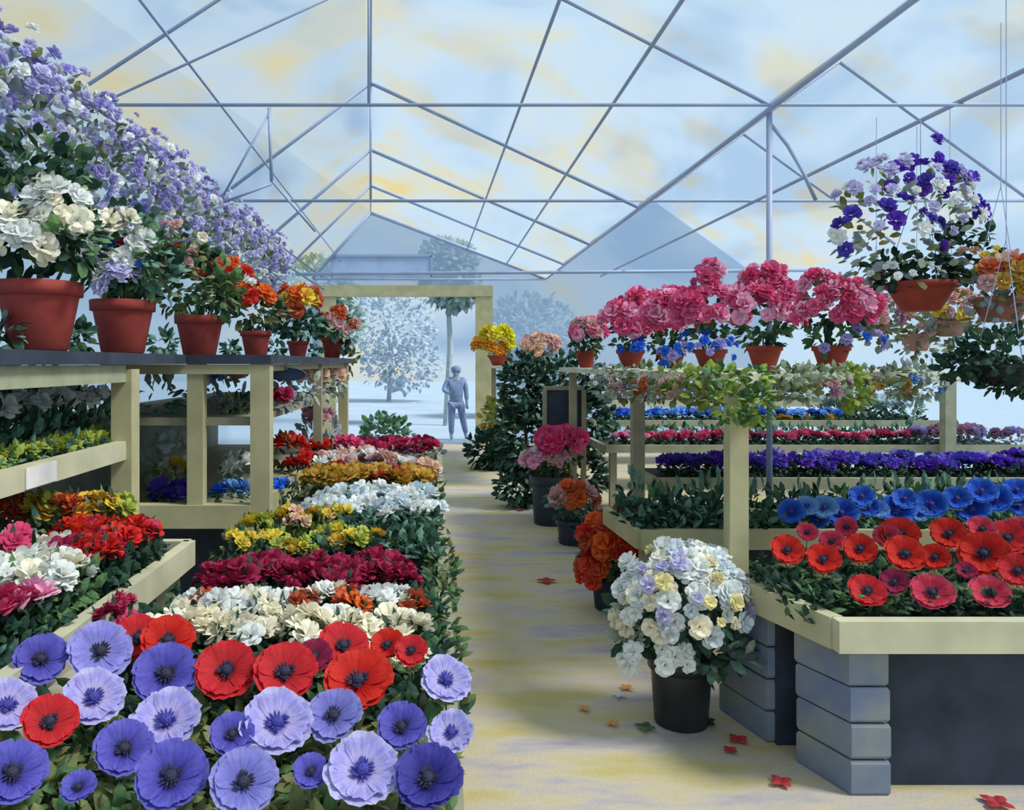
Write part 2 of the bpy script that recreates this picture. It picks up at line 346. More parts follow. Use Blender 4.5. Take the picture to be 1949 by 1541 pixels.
def anm(kind, v):
    if (kind, v) not in ANM: ANM[kind, v] = AN[v].mesh('petals', radial(kind, COL[kind]), True)
    return ANM[kind, v]
EYEM = {'dark': EY.mesh('centre', mat('#23233f', 'flower_centre', .8, .3, 20)), 'blue': EY.mesh('centre', mat('#3a3a96', 'flower_centre', .8, .3, 20))}
b = MB(); b.tube([(0,0,0),(.02,0,.4),(-.01,0,.75),(0,0,1)], .04, 6); STEMM = b.mesh('stem', L_MID, True)
b = MB()
for k in range(7):
    a = k*2*PI/7; b.leaf((0,0,0), (math.cos(a), math.sin(a), .35), (0,0,1), .75, .35)
COLLAR = b.mesh('leaf_collar', L_OLIVE)
def anemone(name, pos, w, kind, zbase, label, group, eyec='dark', camw=.6, sq=1.0):
    t = thing(name, label, 'flower', (pos.x+R.uniform(-.01,.01), pos.y+.03, zbase), 0, group)
    rel = Vector(pos)-Vector(t.location); rad = w/2
    nrm = ((Vector((0, 0, EYE))-Vector(pos)).normalized()*camw+Vector((R.uniform(-.2,.2), R.uniform(-.1,.1), .45*sq))).normalized()
    rot = nrm.to_track_quat('Z', 'Y').to_euler()
    v = 3 if kind == 'lilac' else R.randrange(3)
    pe = ob('petals', anm(kind, v), t, rel, rot, rad*1.03)
    ob('centre', EYEM[eyec], pe, (0, 0, .05), (0, 0, R.uniform(0, 6)), 1.15)
    h = rel-nrm*rad*.05; q0 = h.to_track_quat('Z', 'Y').to_euler()
    ob('stem', STEMM, t, (0,0,0), q0, (rad*.9, rad*.9, h.length))
    ob('leaf_collar', COLLAR, t, h*.62, (0,0,R.uniform(0,6)), rad*.95)
    return t

def blob_mesh(seed, n=17, flat=.8, pw=.66):                        # one full rounded bloom built from petals
    r = random.Random(seed); b = MB()
    for k in range(n):
        t = (k+.5)/n; ph = k*2.39996; el = math.acos(1-1.25*t)
        dv = Vector((math.sin(el)*math.cos(ph), math.sin(el)*math.sin(ph), math.cos(el)*flat))
        side = Vector((-math.sin(ph), math.cos(ph), r.uniform(-.3,.3)))
        b.petal(dv*.1, dv+Vector((r.uniform(-.2,.2), r.uniform(-.2,.2), r.uniform(-.1,.2))), side.cross(dv), r.uniform(.8,1.0), pw*r.uniform(.9,1.2), 0, .12)
    return b
BLOB = [blob_mesh(s) for s in (21, 22, 23)]
BL = {}
def bloom_me(mt, v=None):
    v = R.randrange(3) if v is None else v
    k = (mt.name, v)
    if k not in BL: BL[k] = BLOB[v].mesh('bloom', mt)
    return BL[k]
def ell(r, c, s):                                                   # a random spot in an ellipsoid, biased to its skin
    v = rv(r)*(r.uniform(.35, 1)**.6)
    return Vector((c[0]+v.x*s[0], c[1]+v.y*s[1], c[2]+v.z*s[2])), v
def leaves_me(seed, blobs, n, ln, mats, wr=.6):
    r = random.Random(seed); b = MB()
    tot = sum(q[1][0]*q[1][2] for q in blobs)
    for c, s in blobs:
        for k in range(int(n*s[0]*s[2]/tot)):
            p, v = ell(r, c, s); l0 = ln*r.uniform(.6, 1.3)
            b.leaf(p, v+Vector((r.uniform(-.6,.6), r.uniform(-.6,.6), r.uniform(-.5,.7))), v+Vector((0,0,.6)), l0, l0*wr, r.randrange(len(mats)))
    return b.mesh('foliage', mats)
def blooms_me(seed, blobs, n, rad, mats, front=False, nn=9):
    r = random.Random(seed); b = MB(); tot = sum(q[1][0]*q[1][2] for q in blobs)
    for c, s in blobs:
        for k in range(max(1, int(n*s[0]*s[2]/tot))):
            v = rv(r)
            if v.z < -.55: v.z = -v.z
            p = Vector((c[0]+v.x*s[0], c[1]+v.y*s[1], c[2]+v.z*s[2]))*1.0; q0 = v.to_track_quat('Z', 'Y'); mi = r.randrange(len(mats)); rr = rad*r.uniform(.65, 1.25)
            for i in range(nn):
                ph = i*2.4; el = .5+.9*i/nn
                dv = q0@Vector((math.sin(el)*math.cos(ph), math.sin(el)*math.sin(ph), math.cos(el)))
                b.leaf(p, dv, q0@Vector((0,0,1)), rr, rr*.75, mi, .2)
    return b.mesh('blooms', mats)
def add_blooms(parent, seed, blobs, n, rad, mats, up=.2, name='bloom', lo=-.3, facing=True):
    r = random.Random(seed); tot = sum(q[1][0]*q[1][2] for q in blobs)
    for c, s in blobs:
        for k in range(max(1, round(n*s[0]*s[2]/tot))):
            v = rv(r)
            if v.z < lo: v.z = abs(v.z)
            if facing and v.y > .25: v.y = -v.y
            p = (c[0]+v.x*s[0], c[1]+v.y*s[1], c[2]+v.z*s[2])
            q0 = (v+Vector((0, -.3, up))).to_track_quat('Z', 'Y').to_euler()
            ob(name, bloom_me(r.choice(mats)), parent, p, q0, rad*r.uniform(.65, 1.3))
def pot_me(r, h, m, rim=True, taper=.68):
    b = MB(); rb = r*taper
    b.lathe([(rb*.92,0),(rb,.006),(r*.93,h*.78),(r*.935,h*.79),(r*1.03,h*.80),(r*1.05,h*.99),(r*1.02,h),(r*.92,h),(r*.9,h*.88),(.001,h*.88)], 36)
    return b.mesh('pot', m, True)
def soil_me(r, h):
    b = MB(); b.lathe([(r*.9,h*.885),(r*.88,h*.9),(.001,h*.93)], 20); return b.mesh('soil', SOIL)
def potted(name, label, cat, loc, r, h, potm, leaves, blooms, group=None, taper=.68, indiv=False, hang=None):
    t = thing(name, label, cat, loc, 0, group)
    pt = ob('pot', pot_me(r, h, potm, taper=taper), t); ob('soil', soil_me(r, h), pt)
    for sd, bl, n, ln, ms in leaves: ob('foliage', leaves_me(sd, bl, n, ln, ms), t)
    for sd, bl, n, rad, ms in blooms:
        if indiv: add_blooms(t, sd, bl, n, rad, ms)
        else: ob('blooms', blooms_me(sd, bl, n, rad, ms), t)
    b = MB()
    for k in range(6):
        a = k*1.05; b.tube([(.3*r*math.cos(a), .3*r*math.sin(a), h*.85), (r*.7*math.cos(a), r*.7*math.sin(a), h*1.3)], .006, 5)
    ob('stem', b.mesh('stem', L_MID), t)
    if hang:
        b = MB()
        for k in range(3):
            a = k*2*PI/3+.4; b.tube([(r*math.cos(a), r*math.sin(a), h*.97), (0, 0, h+.55)], .0018, 5)
        b.tube([(0,0,h+.55), (0,0,hang-loc[2])], .0022, 5); ob('hanger', b.mesh('hanger', STEEL), t)
    return t
# bedding clumps reused along the rows
CL = {}
def crown(t, n, s, h, mats, rad, seed=0):                            # individual blooms over one bedding plant
    for k in range(n):
        a = k*2.39996+seed; q0 = math.sqrt((k+.35)/n)*.72; x, y = q0*math.cos(a), q0*math.sin(a)
        v = Vector((x*.7, y*.7-.45, .8)); ob('bloom', bloom_me(R.choice(mats)), t, (x*s, y*s, h*(1.02-.35*q0*q0)+R.uniform(-.12,.12)*s), v.to_track_quat('Z','Y').to_euler(), rad*R.uniform(.85,1.2))
def clump_me(kind, mats, seed, n, sz, pw=9):
    k = (kind, tuple(m.name for m in mats), seed)
    if k not in CL:
        if kind == 'foliage': CL[k] = leaves_me(seed, [((0,0,.45), (1,1,.5))], n, sz, mats, .5)
        else: CL[k] = blooms_me(seed, [((0,0,.78), (.85,.85,.28))], n, sz, mats, nn=pw)
    return CL[k]
def row(name, label, group, x0, x1, y0, y1, n, z, s, fol, blo, h=1.0, jit=.25, nb=5, bs=.5, cat='flower'):
    for k in range(n):
        t0 = (k+.5)/n; x = x0+(x1-x0)*t0+R.uniform(-jit, jit)*s*.5; y = R.uniform(y0, y1); sc = s*R.uniform(.88, 1.12)
        t = thing(name, label, cat, (x, y, z), R.uniform(0, 6.28), group)
        ob('foliage', clump_me('foliage', fol, k % 3, 46, .5), t, sc=(sc, sc, sc*h*.92))
        ms = R.choice(blo) if isinstance(blo[0], (list, tuple)) else blo
        if nb: crown(t, nb, sc, sc*h, ms, sc*bs, R.uniform(0, 6))
def greens(label, poly, z, hgt, n, ln, mats, cat='foliage', seed=1, name='bedding_foliage'):
    r = random.Random(seed); b = MB(); x0, x1, y0, y1 = poly
    for k in range(n):
        p = Vector((r.uniform(x0, x1), r.uniform(y0, y1), z+hgt*r.uniform(0, .75))); l0 = ln*r.uniform(.6, 1.3)
        b.leaf(p, (r.uniform(-1,1), r.uniform(-1,.6), r.uniform(.1,1.1)), (r.uniform(-.3,.3), -.3, 1), l0, l0*.5, r.randrange(len(mats)))
    return thing(name, label, cat, me=b.mesh('foliage', mats), kind='stuff')
# ------------------------------------------------------------------ benches and shelving
def bench(name, label, poly, z, rails, legs, wood=WOOD2, rh=.12, soil=True, group=None, top=.03):
    """poly: outline, z: rail top height, rails: edges (index) that carry a board, legs: spots"""
    cx = sum(p[0] for p in poly)/len(poly); cy = sum(p[1] for p in poly)/len(poly)
    t = thing(name, label, 'bench', (cx, cy, 0), 0, group); L_ = [(x-cx, y-cy) for x, y in poly]
    b = MB(); b.prism(L_, z-rh, z-rh+top); ob('tray_base', b.mesh('tray', WOODD), t)
    for i in rails:
        p, q_ = L_[i], L_[(i+1) % len(L_)]; b = MB(); b.bar((p[0], p[1], z-rh/2), (q_[0], q_[1], z-rh/2), .045, rh); ob('rail_board', b.mesh('rail', wood), t)
    for x, y in legs:
        b = MB(); b.box((x-cx-.035, y-cy-.035, 0), (x-cx+.035, y-cy+.035, z-rh-.001)); ob('leg', b.mesh('leg', WOODD), t)
    if soil:
        b = MB(); s = [(x*.965, y*.965) for x, y in L_]; b.prism(s, z-rh+top+.001, z-.03); ob('soil', b.mesh('soil', SOIL), t)
    return t
# foreground bench of anemones and bedding rows
bench('flower_bench', 'long low bench at front left under the anemones and bedding rows', [(-.93, .9), (.03, .9), (.03, 7.3), (-.93, 7.3)], .82, [1, 2], [(-.85, 1), (-.05, 1.1), (-.05, 4), (-.05, 7.2), (-.85, 7.2)], WOODD, .1)
# second left bench with the cream rail
bench('flower_bench', 'left bench with long cream rail running up from the bottom left corner', [(-2.1, 1.3), (-1.0, 1.3), (-1.0, 3.2), (-2.1, 3.2)], .93, [1, 2], [(-1.06, 1.5), (-1.06, 3.12), (-2.0, 3.1)], WOOD2, .1)
# shelf unit seen end-on (posts A, B, C)
US = 4.5
t = thing('plant_shelving', 'olive wooden shelving in the middle left, three posts facing the aisle end', 'shelving', (-1.37, US, 0))
def part(nm, a, c, m=WOOD, off=(-1.37, US, 0)):
    b = MB(); b.box([a[i]-off[i] for i in range(3)], [c[i]-off[i] for i in range(3)]); return ob(nm, b.mesh(nm, m), t)
part('post', (-1.05, US-.05, 0), (-.94, US+.05, 1.655)); part('post', (-1.41, US-.04, .8), (-1.32, US+.04, 1.655)); part('post', (-1.83, US-.04, 0), (-1.74, US+.04, 1.64))
part('post', (-1.05, 8.45, 0), (-.95, 8.55, 1.64)); part('post', (-1.03, 6.6, .8), (-.96, 6.67, 1.64), WOODD)
part('cross_beam', (-1.83, US-.06, .715), (-1.05, US+.04, .845)); part('shelf_board', (-2.35, US+.05, .74), (-1.0, 8.5, .77), WOODD)
part('side_rail', (-1.03, US+.05, .74), (-.985, 8.45, .86)); part('shelf_board', (-2.35, US+.02, 1.29), (-1.06, 8.5, 1.335), WOODD)
part('top_rail', (-1.9, US-.05, 1.585), (-1.05, US-.0, 1.64)); part('top_rail', (-1.04, US+.05, 1.60), (-.98, 8.5, 1.64))
part('back_panel', (-2.38, US, .0), (-2.35, 8.5, 1.29), mat('#98a39c', 'grey_panel', .8, .2, 2)); part('shade_board', (-1.72, US+.4, .0), (-1.1, US+.44, .74), NAVY)  # last part: added navy board standing in for the dark void below the shelf
# left unit nearest the camera
t = thing('plant_shelving', 'near left shelving with pale rails at the edge of the picture', 'shelving', (-1.5, 3.0, 0)); o_ = (-1.5, 3.0, 0)
XA = -1.46
part('post', (XA-.05, 3.66, 0), (XA+.045, 3.76, 1.62), WOOD, o_); part('post', (XA-.05, 1.7, .935), (XA+.045, 1.8, 1.62), WOOD, o_)
part('top_rail', (XA-.03, 1.8, 1.56), (XA+.02, 3.66, 1.64), mat('#a3a78a', 'wood'), o_)
part('shelf_rail', (XA-.03, 1.8, 1.20), (XA+.02, 3.66, 1.285), WOOD2, o_); part('shelf_board', (-2.35, 1.8, 1.20), (XA-.03, 3.62, 1.225), WOODD, o_); part('shelf_board', (-2.35, 3.62, 1.20), (XA-.26, 4.46, 1.225), WOODD, o_)
part('back_panel', (-2.38, 1.6, .9), (-2.35, 3.76, 1.33), mat('#6f867c', 'green_panel', .8, .25, 2), o_)
part('price_card', (XA+.022, X(60, 1)and 2.76, 1.205), (XA+.026, 2.98, 1.28), mat('#dcdcd8', 'card'), o_)
# long dark top board that carries the terracotta pots
b = MB(); b.prism([(XA+.05, 1.4), (XA+.05, US-.06), (-.93, US-.06), (-.93, 9.3), (-2.4, 9.3), (-2.4, 1.4)], 1.642, 1.695)
t = thing('top_shelf', 'dark navy shelf board at eye level under the left row of terracotta pots', 'shelf', (0,0,0)); ob('board', b.mesh('board', NAVY), t)

# ---- plants inside the left shelving
W_ = petal('#dfe8ee', '#f6f4ea'); WB = petal('#c9dbe6', '#eaf2f6'); CR = petal('#efe9cf', '#fbf6e6'); YE = petal('#d9b832', '#e8d75a'); OR = petal('#d9571f', '#e87e3a')
RD = petal('#c41f24', '#dd3a2c'); RS = petal('#b4462c', '#cc6a48'); CM = petal('#94204a', '#b32d55'); PK = petal('#d8447e', '#ea7aa6'); PL = petal('#e79ac0', '#f3bcd6')
PM = petal('#c73062', '#df5a86'); LV = petal('#8f83cf', '#b7b0e2'); LP = petal('#b9b6df', '#d5d3ee'); VI = petal('#4a3bb0', '#6a58cc'); BU = petal('#1e4ed0', '#3f86e6'); BP = petal('#5d92da', '#8ab8ec')
PE = petal('#dfb59a', '#ecccb4'); MV = petal('#9c6a8c', '#b78aa4'); OC = petal('#b98f2c', '#cda84a'); DP = petal('#5a2bb4', '#7a4fd0'); DU = petal('#c99a9c', '#ddb8b4')
YG = petal('#9fb04a', '#c2c860')
row('yellow_green_seedling', 'yellow-green seedling in the front row on the near left shelf', 'yellow-green seedlings on the near left shelf', -1.62, -1.6, 2.1, 2.1, 1, 1.226, .1, [L_LIME], [YG])
for k in range(16):
    y = 2.15+k*.108; t = thing('yellow_green_seedling', 'yellow-green seedling in the front row on the near left shelf, above the pale rail', 'seedling', (-1.60+R.uniform(-.02,.02), y, 1.226), R.uniform(0,6), 'yellow-green seedlings on the near left shelf')
    ob('foliage', clump_me('foliage', [L_LIME, L_TEAL], k%3, 46, .5), t, sc=(.085, .085, .10)); crown(t, 4, .08, .09, [YG], .03, k)
for k in range(12):
    y = 2.75+k*.145; t = thing('white_bedding_plant', 'white flowering plant in the raised middle row on the near left shelf', 'flower', (-1.84+R.uniform(-.02,.02), y, 1.226), R.uniform(0,6), 'white plants on the near left shelf')
    ob('foliage', clump_me('foliage', [L_TEAL, L_DARK], k%3, 46, .5), t, sc=(.12, .12, .22)); crown(t, 5, .13, .26, [WB, W_], .05, k)
for k in range(10):
    y = 3.0+k*.155; t = thing('dark_foliage_plant', 'dark green leafy plant at the back of the near left shelf', 'plant', (-2.16+R.uniform(-.02,.02), y, 1.226), R.uniform(0,6), 'dark plants on the near left shelf')
    ob('foliage', clump_me('foliage', [L_DARK, L_TEAL], k%3, 46, .5), t, sc=(.14, .14, .36))
def sclump(name, label, px, py_base, d, s, h, fol, blo, nb=13, bs=.34, z=None, cat='flower', group=None):
    z = Z(py_base, d) if z is None else z
    t = thing(name, label, cat, (X(px, d), d, z), R.uniform(0,6), group)
    ob('foliage', clump_me('foliage', fol, R.randrange(3), 46, .5), t, sc=(s, s, h*.92))
    if blo: crown(t, 5 if nb > 9 else 4, s, h, blo, s*.5, R.uniform(0, 6))
    return t
zb, zm = .771, 1.336
sclump('violet_pansy', 'violet pansies at the foot of the left shelf bay', 330, 0, 4.75, .15, .10, [L_DARK], [VI], 16, .3, zb)
sclump('yellow_pansy', 'yellow and white flowers behind the violet pansies', 335, 0, 5.15, .14, .21, [L_OLIVE], [YE, W_], 14, .3, zb)
sclump('white_bedding_plant', 'pale white flower heads high in the left shelf bay', 322, 0, 5.6, .15, .34, [L_PALE], [WB], 14, .3, zb)
sclump('blue_pansy', 'bright blue pansies low on the shelf between two olive posts', 440, 0, 4.75, .12, .13, [L_TEAL], [BP, BU], 16, .34, zb)
sclump('white_bedding_plant', 'pale plant standing behind the bright blue pansies', 455, 0, 5.2, .13, .24, [L_PALE, L_TEAL], [W_], 10, .3, zb)
sclump('blue_pansy', 'small blue flowers right of the thickest olive post', 533, 0, 5.0, .07, .12, [L_DARK], [BP, BU], 14, .34, zb)
for k, (px, d, s) in enumerate(((565, 5.5, .10), (585, 5.9, .10), (600, 6.4, .10), (612, 6.9, .11))):
    sclump('red_bedding_plant', 'bright red flowers lined up behind the side rail of the shelving', px, 0, d, s, .19, [L_DARK], [RD], 14, .34, zb, group='red flowers behind the side rail')
sclump('rust_bedding_plant', 'rusty orange flowers left of the bright red ones on the lower shelf', 545, 0, 6.3, .15, .26, [L_OLIVE], [RS, RD], 14, .34, zb)
for k, (px, d) in enumerate(((600, 8.0), (618, 7.6))):
    sclump('pink_bedding_plant', 'dusty pink flowers at the far end of the lower shelf', px, 0, d, .16, .38, [L_GREY], [DU, MV], 14, .34, zb, group='dusty pink flowers on the lower shelf')
zm = 1.336
sclump('green_foliage_plant', 'green leafy plant with one pink flower on the middle shelf', 305, 0, 4.85, .17, .22, [L_TEAL, L_PALE], None, z=zm, cat='plant')
sclump('peach_foliage_plant', 'peach and pale blue flowers on the middle shelf between two posts', 430, 0, 5.4, .14, .24, [L_GREY, L_PALE], [PE, BP, WB], 14, .34, zm)
sclump('dark_foliage_plant', 'small dark leafy plant on the middle shelf in front of the peach flowers', 445, 0, 4.85, .09, .12, [L_DEEP, L_OLIVE], None, z=zm, cat='plant')
sclump('mauve_bedding_plant', 'dusty purple flowers on the middle shelf just right of the thickest post', 535, 0, 5.3, .12, .10, [L_GREY], [MV, CM], 16, .34, zm)
for k, (px, d) in enumerate(((570, 6.4), (592, 7.1), (615, 7.8), (634, 8.2))):
    sclump('muted_bedding_plant', 'faded grey-pink plant along the middle shelf towards the doorway', px, 0, d, .16, .22, [L_PALE, L_GREY], [DU, PE], 12, .34, zm, group='faded plants on the middle shelf')
b = MB(); b.box((-.12,-.015,-.035),(.12,0,.035)); b.box((-.10,-.02,-.022),(.10,-.015,.022))
thing('shelf_label', 'dark blue oval sign under the top board right of the thickest post', 'sign', (X(545, 5.1), 5.1, Z(712, 5.1)), me=None)
# ------------------------------------------------------------------ terracotta pots on the left top shelf
ZT = 1.696
def at(px, d): return (X(px, d), d, ZT)
t1 = potted('potted_white_geranium', 'largest terracotta pot at far left with big white blooms', 'potted plant', at(75, 3.1), .155, .27, TERRA,
    [(31, [((-.05,0,.55),(.26,.18,.22)), ((.12,-.02,.42),(.14,.14,.12)), ((-.02,0,.72),(.2,.15,.12))], 460, .07, [L_DARK, L_MID, L_DEEP])],
    [(41, [((-.06,-.12,.38),(.15,.10,.14)), ((.10,-.04,.52),(.13,.10,.12))], 52, .055, [W_, W_, CR])], indiv=True)
potted('potted_white_geranium', 'second terracotta pot from the left, cream blooms with red and blue specks', 'potted plant', at(234, 3.95), .15, .265, TERRA,
    [(32, [((-.02,0,.5),(.24,.18,.22)), ((.1,0,.42),(.18,.14,.16))], 420, .075, [L_DARK, L_MID, L_TEAL])],
    [(42, [((-.05,-.06,.50),(.2,.12,.2)), ((.02,-.14,.33),(.08,.06,.12))], 62, .05, [CR, W_, W_, LP]), (43, [((.02,-.1,.42),(.12,.1,.12))], 5, .025, [RD, BU])], indiv=True)
potted('potted_rust_geranium', 'third terracotta pot from the left, dark leaves with dusty red flowers', 'potted plant', at(380, 5.0), .148, .25, TERRA,
    [(33, [((-.03,0,.45),(.28,.18,.22)), ((-.1,0,.66),(.18,.14,.14)), ((.12,-.05,.36),(.16,.12,.10))], 420, .08, [L_DARK, L_OLIVE, L_MID])],
    [(44, [((-.1,-.05,.5),(.16,.12,.18))], 12, .045, [RS, DU, CM]), (45, [((-.1,-.05,.75),(.2,.12,.08))], 6, .035, [CR, DU])], indiv=True)
potted('potted_orange_geranium', 'fourth terracotta pot with tall orange and red blooms leaning right', 'potted plant', at(487, 6.6), .125, .22, TERRA,
    [(34, [((-.02,0,.4),(.26,.18,.16)), ((-.28,0,.62),(.18,.14,.16))], 300, .085, [L_DARK, L_OLIVE])],
    [(46, [((-.28,-.08,.66),(.24,.15,.15)), ((-.05,-.10,.48),(.2,.14,.12))], 40, .07, [OR, RD, RS, OR]), (47, [((.0,-.16,.55),(.16,.1,.08))], 5, .05, [W_])], indiv=True)
potted('potted_orange_geranium', 'fifth small terracotta pot with orange blooms', 'potted plant', at(567, 8.2), .11, .18, TERRA,
    [(35, [((0,0,.36),(.26,.18,.16))], 240, .09, [L_DARK, L_TEAL])],
    [(48, [((.02,-.1,.55),(.20,.15,.20))], 22, .08, [OR, RS, OR, YE])], indiv=True)
potted('potted_rust_geranium', 'last terracotta pot at the right end of the dark shelf, trailing rust flowers', 'potted plant', at(632, 9.0), .12, .24, TERRB,
    [(36, [((0,0,.34),(.22,.18,.14)), ((.16,-.02,.02),(.10,.1,.18))], 200, .09, [L_OLIVE, L_DARK, L_TEAL])],
    [(49, [((.08,-.1,.38),(.22,.12,.18))], 18, .065, [RS, OR, DU])], indiv=True)
for px, d, s, lab in ((155, 3.35, .085, 'small teal seedling between the two largest terracotta pots'), (312, 4.3, .10, 'dark green seedling between the second and third terracotta pots'),
                      (440, 5.6, .08, 'dark green seedling left of the fourth terracotta pot'), (526, 6.9, .11, 'teal seedling between the fourth and fifth terracotta pots'), (600, 8.3, .10, 'green seedling right of the fifth terracotta pot'),
                      (20, 3.0, .10, 'dark leafy plant at the foot of the largest terracotta pot')):
    t = thing('leafy_seedling', lab, 'seedling', (X(px, d), d-.02, ZT)); ob('foliage', leaves_me(int(px), [((0,0,s*.6),(s*.6,s*.6,s*.6))], 60, .055, [L_TEAL, L_DARK]), t)
# lavender petunias trailing from the left eave
for k in range(13):
    d = 3.3+k*.58; f = k/12
    t = thing('trailing_petunia', 'lavender petunias trailing in a thick garland from the left eave pipe', 'hanging plant', (-2.2, d, 3.12), 0, 'lavender petunias along the left eave')
    ob('foliage', leaves_me(100+k, [((0,0,-.30),(.26,.36,.36)), ((.02,0,.02),(.15,.3,.18))], 200, .075, [L_PALE, L_GREY, L_GREY, L_OLIVE]), t)
    add_blooms(t, 200+k, [((.06,0,-.27),(.30,.36,.42)), ((.08,0,.02),(.22,.36,.2))], 95, .036, [LV, LP, LP, W_, petal('#a9a3dc', '#c8c4ea')], lo=-1, facing=False)
    b = MB(); b.tube([(-.06,0,-.02),(-.06,0,.24),(-.08,0,.26)], .006, 6); ob('hook', b.mesh('hook', STEEL), t)
# ------------------------------------------------------------------ flowers on the second left bench
ZL = .90
for k in range(12):
    px = 8+k*19+R.uniform(-5,5); d = 3.1; col = [[RS],[OR],[L_LIME, RS],[YE],[OC],[YG, YE]][k % 6]; nm = 'autumn_bedding_plant'
    sclump(nm, 'rust, orange or yellow plant in the back row of the left bench', px, 0, d, .09, .20, [L_OLIVE, L_TEAL], [m for m in col if m.name.startswith('petal')], 10, .36, ZL, group='autumn colours at the back of the left bench')
for k in range(26):
    px = 138+(k % 9)*24+R.uniform(-5,5); d = 2.55+.17*(k//9)+R.uniform(-.03,.03)
    if X(px, d) > -1.1: px = (-1.1)*F/d+VX
    sclump('red_bedding_plant', 'bright scarlet flower in the dense red block on the left bench', px, 0, d, .085, .15, [L_DARK], [RD, petal('#e03a2a', '#e8543a'), PM][:2] if k % 4 else [PM, CM], 14, .42, ZL, group='scarlet flowers on the left bench')
for k in range(24):
    px = 5+(k % 6)*30+R.uniform(-6,6); d = 2.27+.12*(k//6)+R.uniform(-.03,.03)
    if X(px, d) > -1.12: px = (-1.12)*F/d+VX
    sclump('white_bedding_plant', 'white and cream flower in the thick white block at the left edge', px, 0, d, .085, .14, [L_MID], [W_, CR, W_], 15, .42, ZL, group='white flowers on the left bench')
for px, d, ms, lab in ((24, 2.5, [PM], 'crimson pink flowers rising among the white ones at the left edge'), (58, 2.13, [PL], 'pale pink flowers at the front of the white block'), (15, 2.05, [PM, CM], 'deep crimson flowers in front of the pale pink ones at the left edge')):
    sclump('pink_bedding_plant', lab, px, 0, d, .085, .19 if d > 2.4 else .13, [L_DARK], ms, 15, .42, ZL)
greens('dark green leaves edging the left bench behind the cream rail', (-1.32, -1.06, 1.4, 3.15), ZL-.01, .06, 900, .045, [L_DARK, L_TEAL, L_DEEP], seed=61)
# ------------------------------------------------------------------ rows on the foreground bench
ZB = .79
row('crimson_bedding_plant', 'crimson flowers in the row behind the cream ones', 'crimson row of the front bench', -.84, -.1, 2.68, 2.86, 18, ZB, .075, [L_DARK], [CM], 1.65, nb=5, bs=.5)
row('crimson_bedding_plant', 'crimson flowers in the row behind the cream ones', 'crimson row of the front bench', -.80, -.1, 2.92, 3.02, 13, ZB, .075, [L_DARK], [CM], 1.45, nb=5, bs=.5)
row('cream_bedding_plant', 'cream and white flowers in the band behind the red anemones', 'cream band of the front bench', -.8, -.05, 2.42, 2.56, 13, ZB, .07, [L_DARK], [[W_, W_], [W_, CR], [RS, OR, CR]], 1.75, nb=5, bs=.5)
row('cream_bedding_plant', 'cream and white flowers in the band behind the red anemones', 'cream band of the front bench', -.78, -.05, 2.2, 2.32, 13, ZB, .075, [L_DARK], [[CR, W_], [CR]], 1.55, nb=5, bs=.5)
row('cream_bedding_plant', 'cream and white flowers in the band behind the red anemones', 'cream band of the front bench', -.38, -.05, 2.08, 2.14, 5, ZB, .07, [L_DARK], [[CR, W_]], 1.35, nb=5, bs=.5)
row('yellow_bedding_plant', 'yellow flowers in the loose band in front of the white mound', 'yellow band of the front bench', -.88, -.25, 3.15, 3.45, 12, ZB, .075, [L_OLIVE, L_DARK], [[YE, YG], [YE, OC]], 1.7, nb=4, bs=.42)
row('yellow_bedding_plant', 'yellow flowers in the loose band in front of the white mound', 'yellow band of the front bench', -.86, -.45, 3.5, 3.9, 9, ZB, .085, [L_LIME, L_DARK], [[YE, YG], [YE, OC, PE]], 1.6, nb=4, bs=.42)
greens('dark green foliage between the yellow and the white flowers', (-.5, .0, 3.2, 3.9), ZB, .14, 900, .06, [L_DARK, L_TEAL, L_DEEP], seed=62)
row('white_bedding_plant', 'white flowers in the bright mound half way up the front bench', 'white mound of the front bench', -.62, -.02, 3.95, 4.15, 11, ZB, .1, [L_DARK, L_TEAL], [WB, W_], 1.3, nb=5, bs=.5)
row('white_bedding_plant', 'white flowers in the bright mound half way up the front bench', 'white mound of the front bench', -.6, -.04, 4.3, 4.5, 9, ZB, .1, [L_DARK, L_TEAL], [WB, W_], 1.35, nb=5, bs=.5)
row('ochre_bedding_plant', 'ochre flowers in the row behind the white mound', 'ochre row of the front bench', -.8, -.06, 4.85, 5.3, 12, ZB, .12, [L_OLIVE], [[OC], [OC, RS]], 1.25, nb=5, bs=.5)
row('pale_bedding_plant', 'pale pinkish plants between the ochre and crimson rows', 'pale row of the front bench', -.85, -.06, 5.6, 6.1, 12, ZB, .12, [L_GREY], [[DU, W_], [DU, PE]], 1.15, nb=5, bs=.5)
row('crimson_bedding_plant', 'crimson pink flowers at the far end of the front bench', 'far crimson row', -.85, -.06, 6.6, 7.0, 12, ZB, .12, [L_GREY], [PM, CM], 1.35, nb=5, bs=.5)
greens('loose green leaves hanging over the aisle edge of the front bench', (-.03, .07, 1.9, 3.6), ZB-.06, .15, 420, .055, [L_DARK, L_OLIVE, L_MID], seed=63)
for k, (px, d) in enumerate(((195, 2.28), (222, 2.4), (238, 2.2))):
    sclump('crimson_bedding_plant', 'small crimson clump against the cream rail on the left of the front bench', px+12, 0, d, .05, .14, [L_DARK], [CM, PM], 10, .5, ZB, group='crimson clump by the cream rail')
greens('dark leaves under the cream flowers and red anemones', (-.9, .02, 1.75, 2.75), ZB-.01, .11, 2400, .05, [L_DARK, L_DEEP, L_MID], seed=64)
greens('olive leaves under the lavender anemones at the front', (-.9, .02, 1.05, 1.85), ZB-.01, .10, 2400, .05, [L_OLIVE, L_MID, L_OLIVE], seed=65)
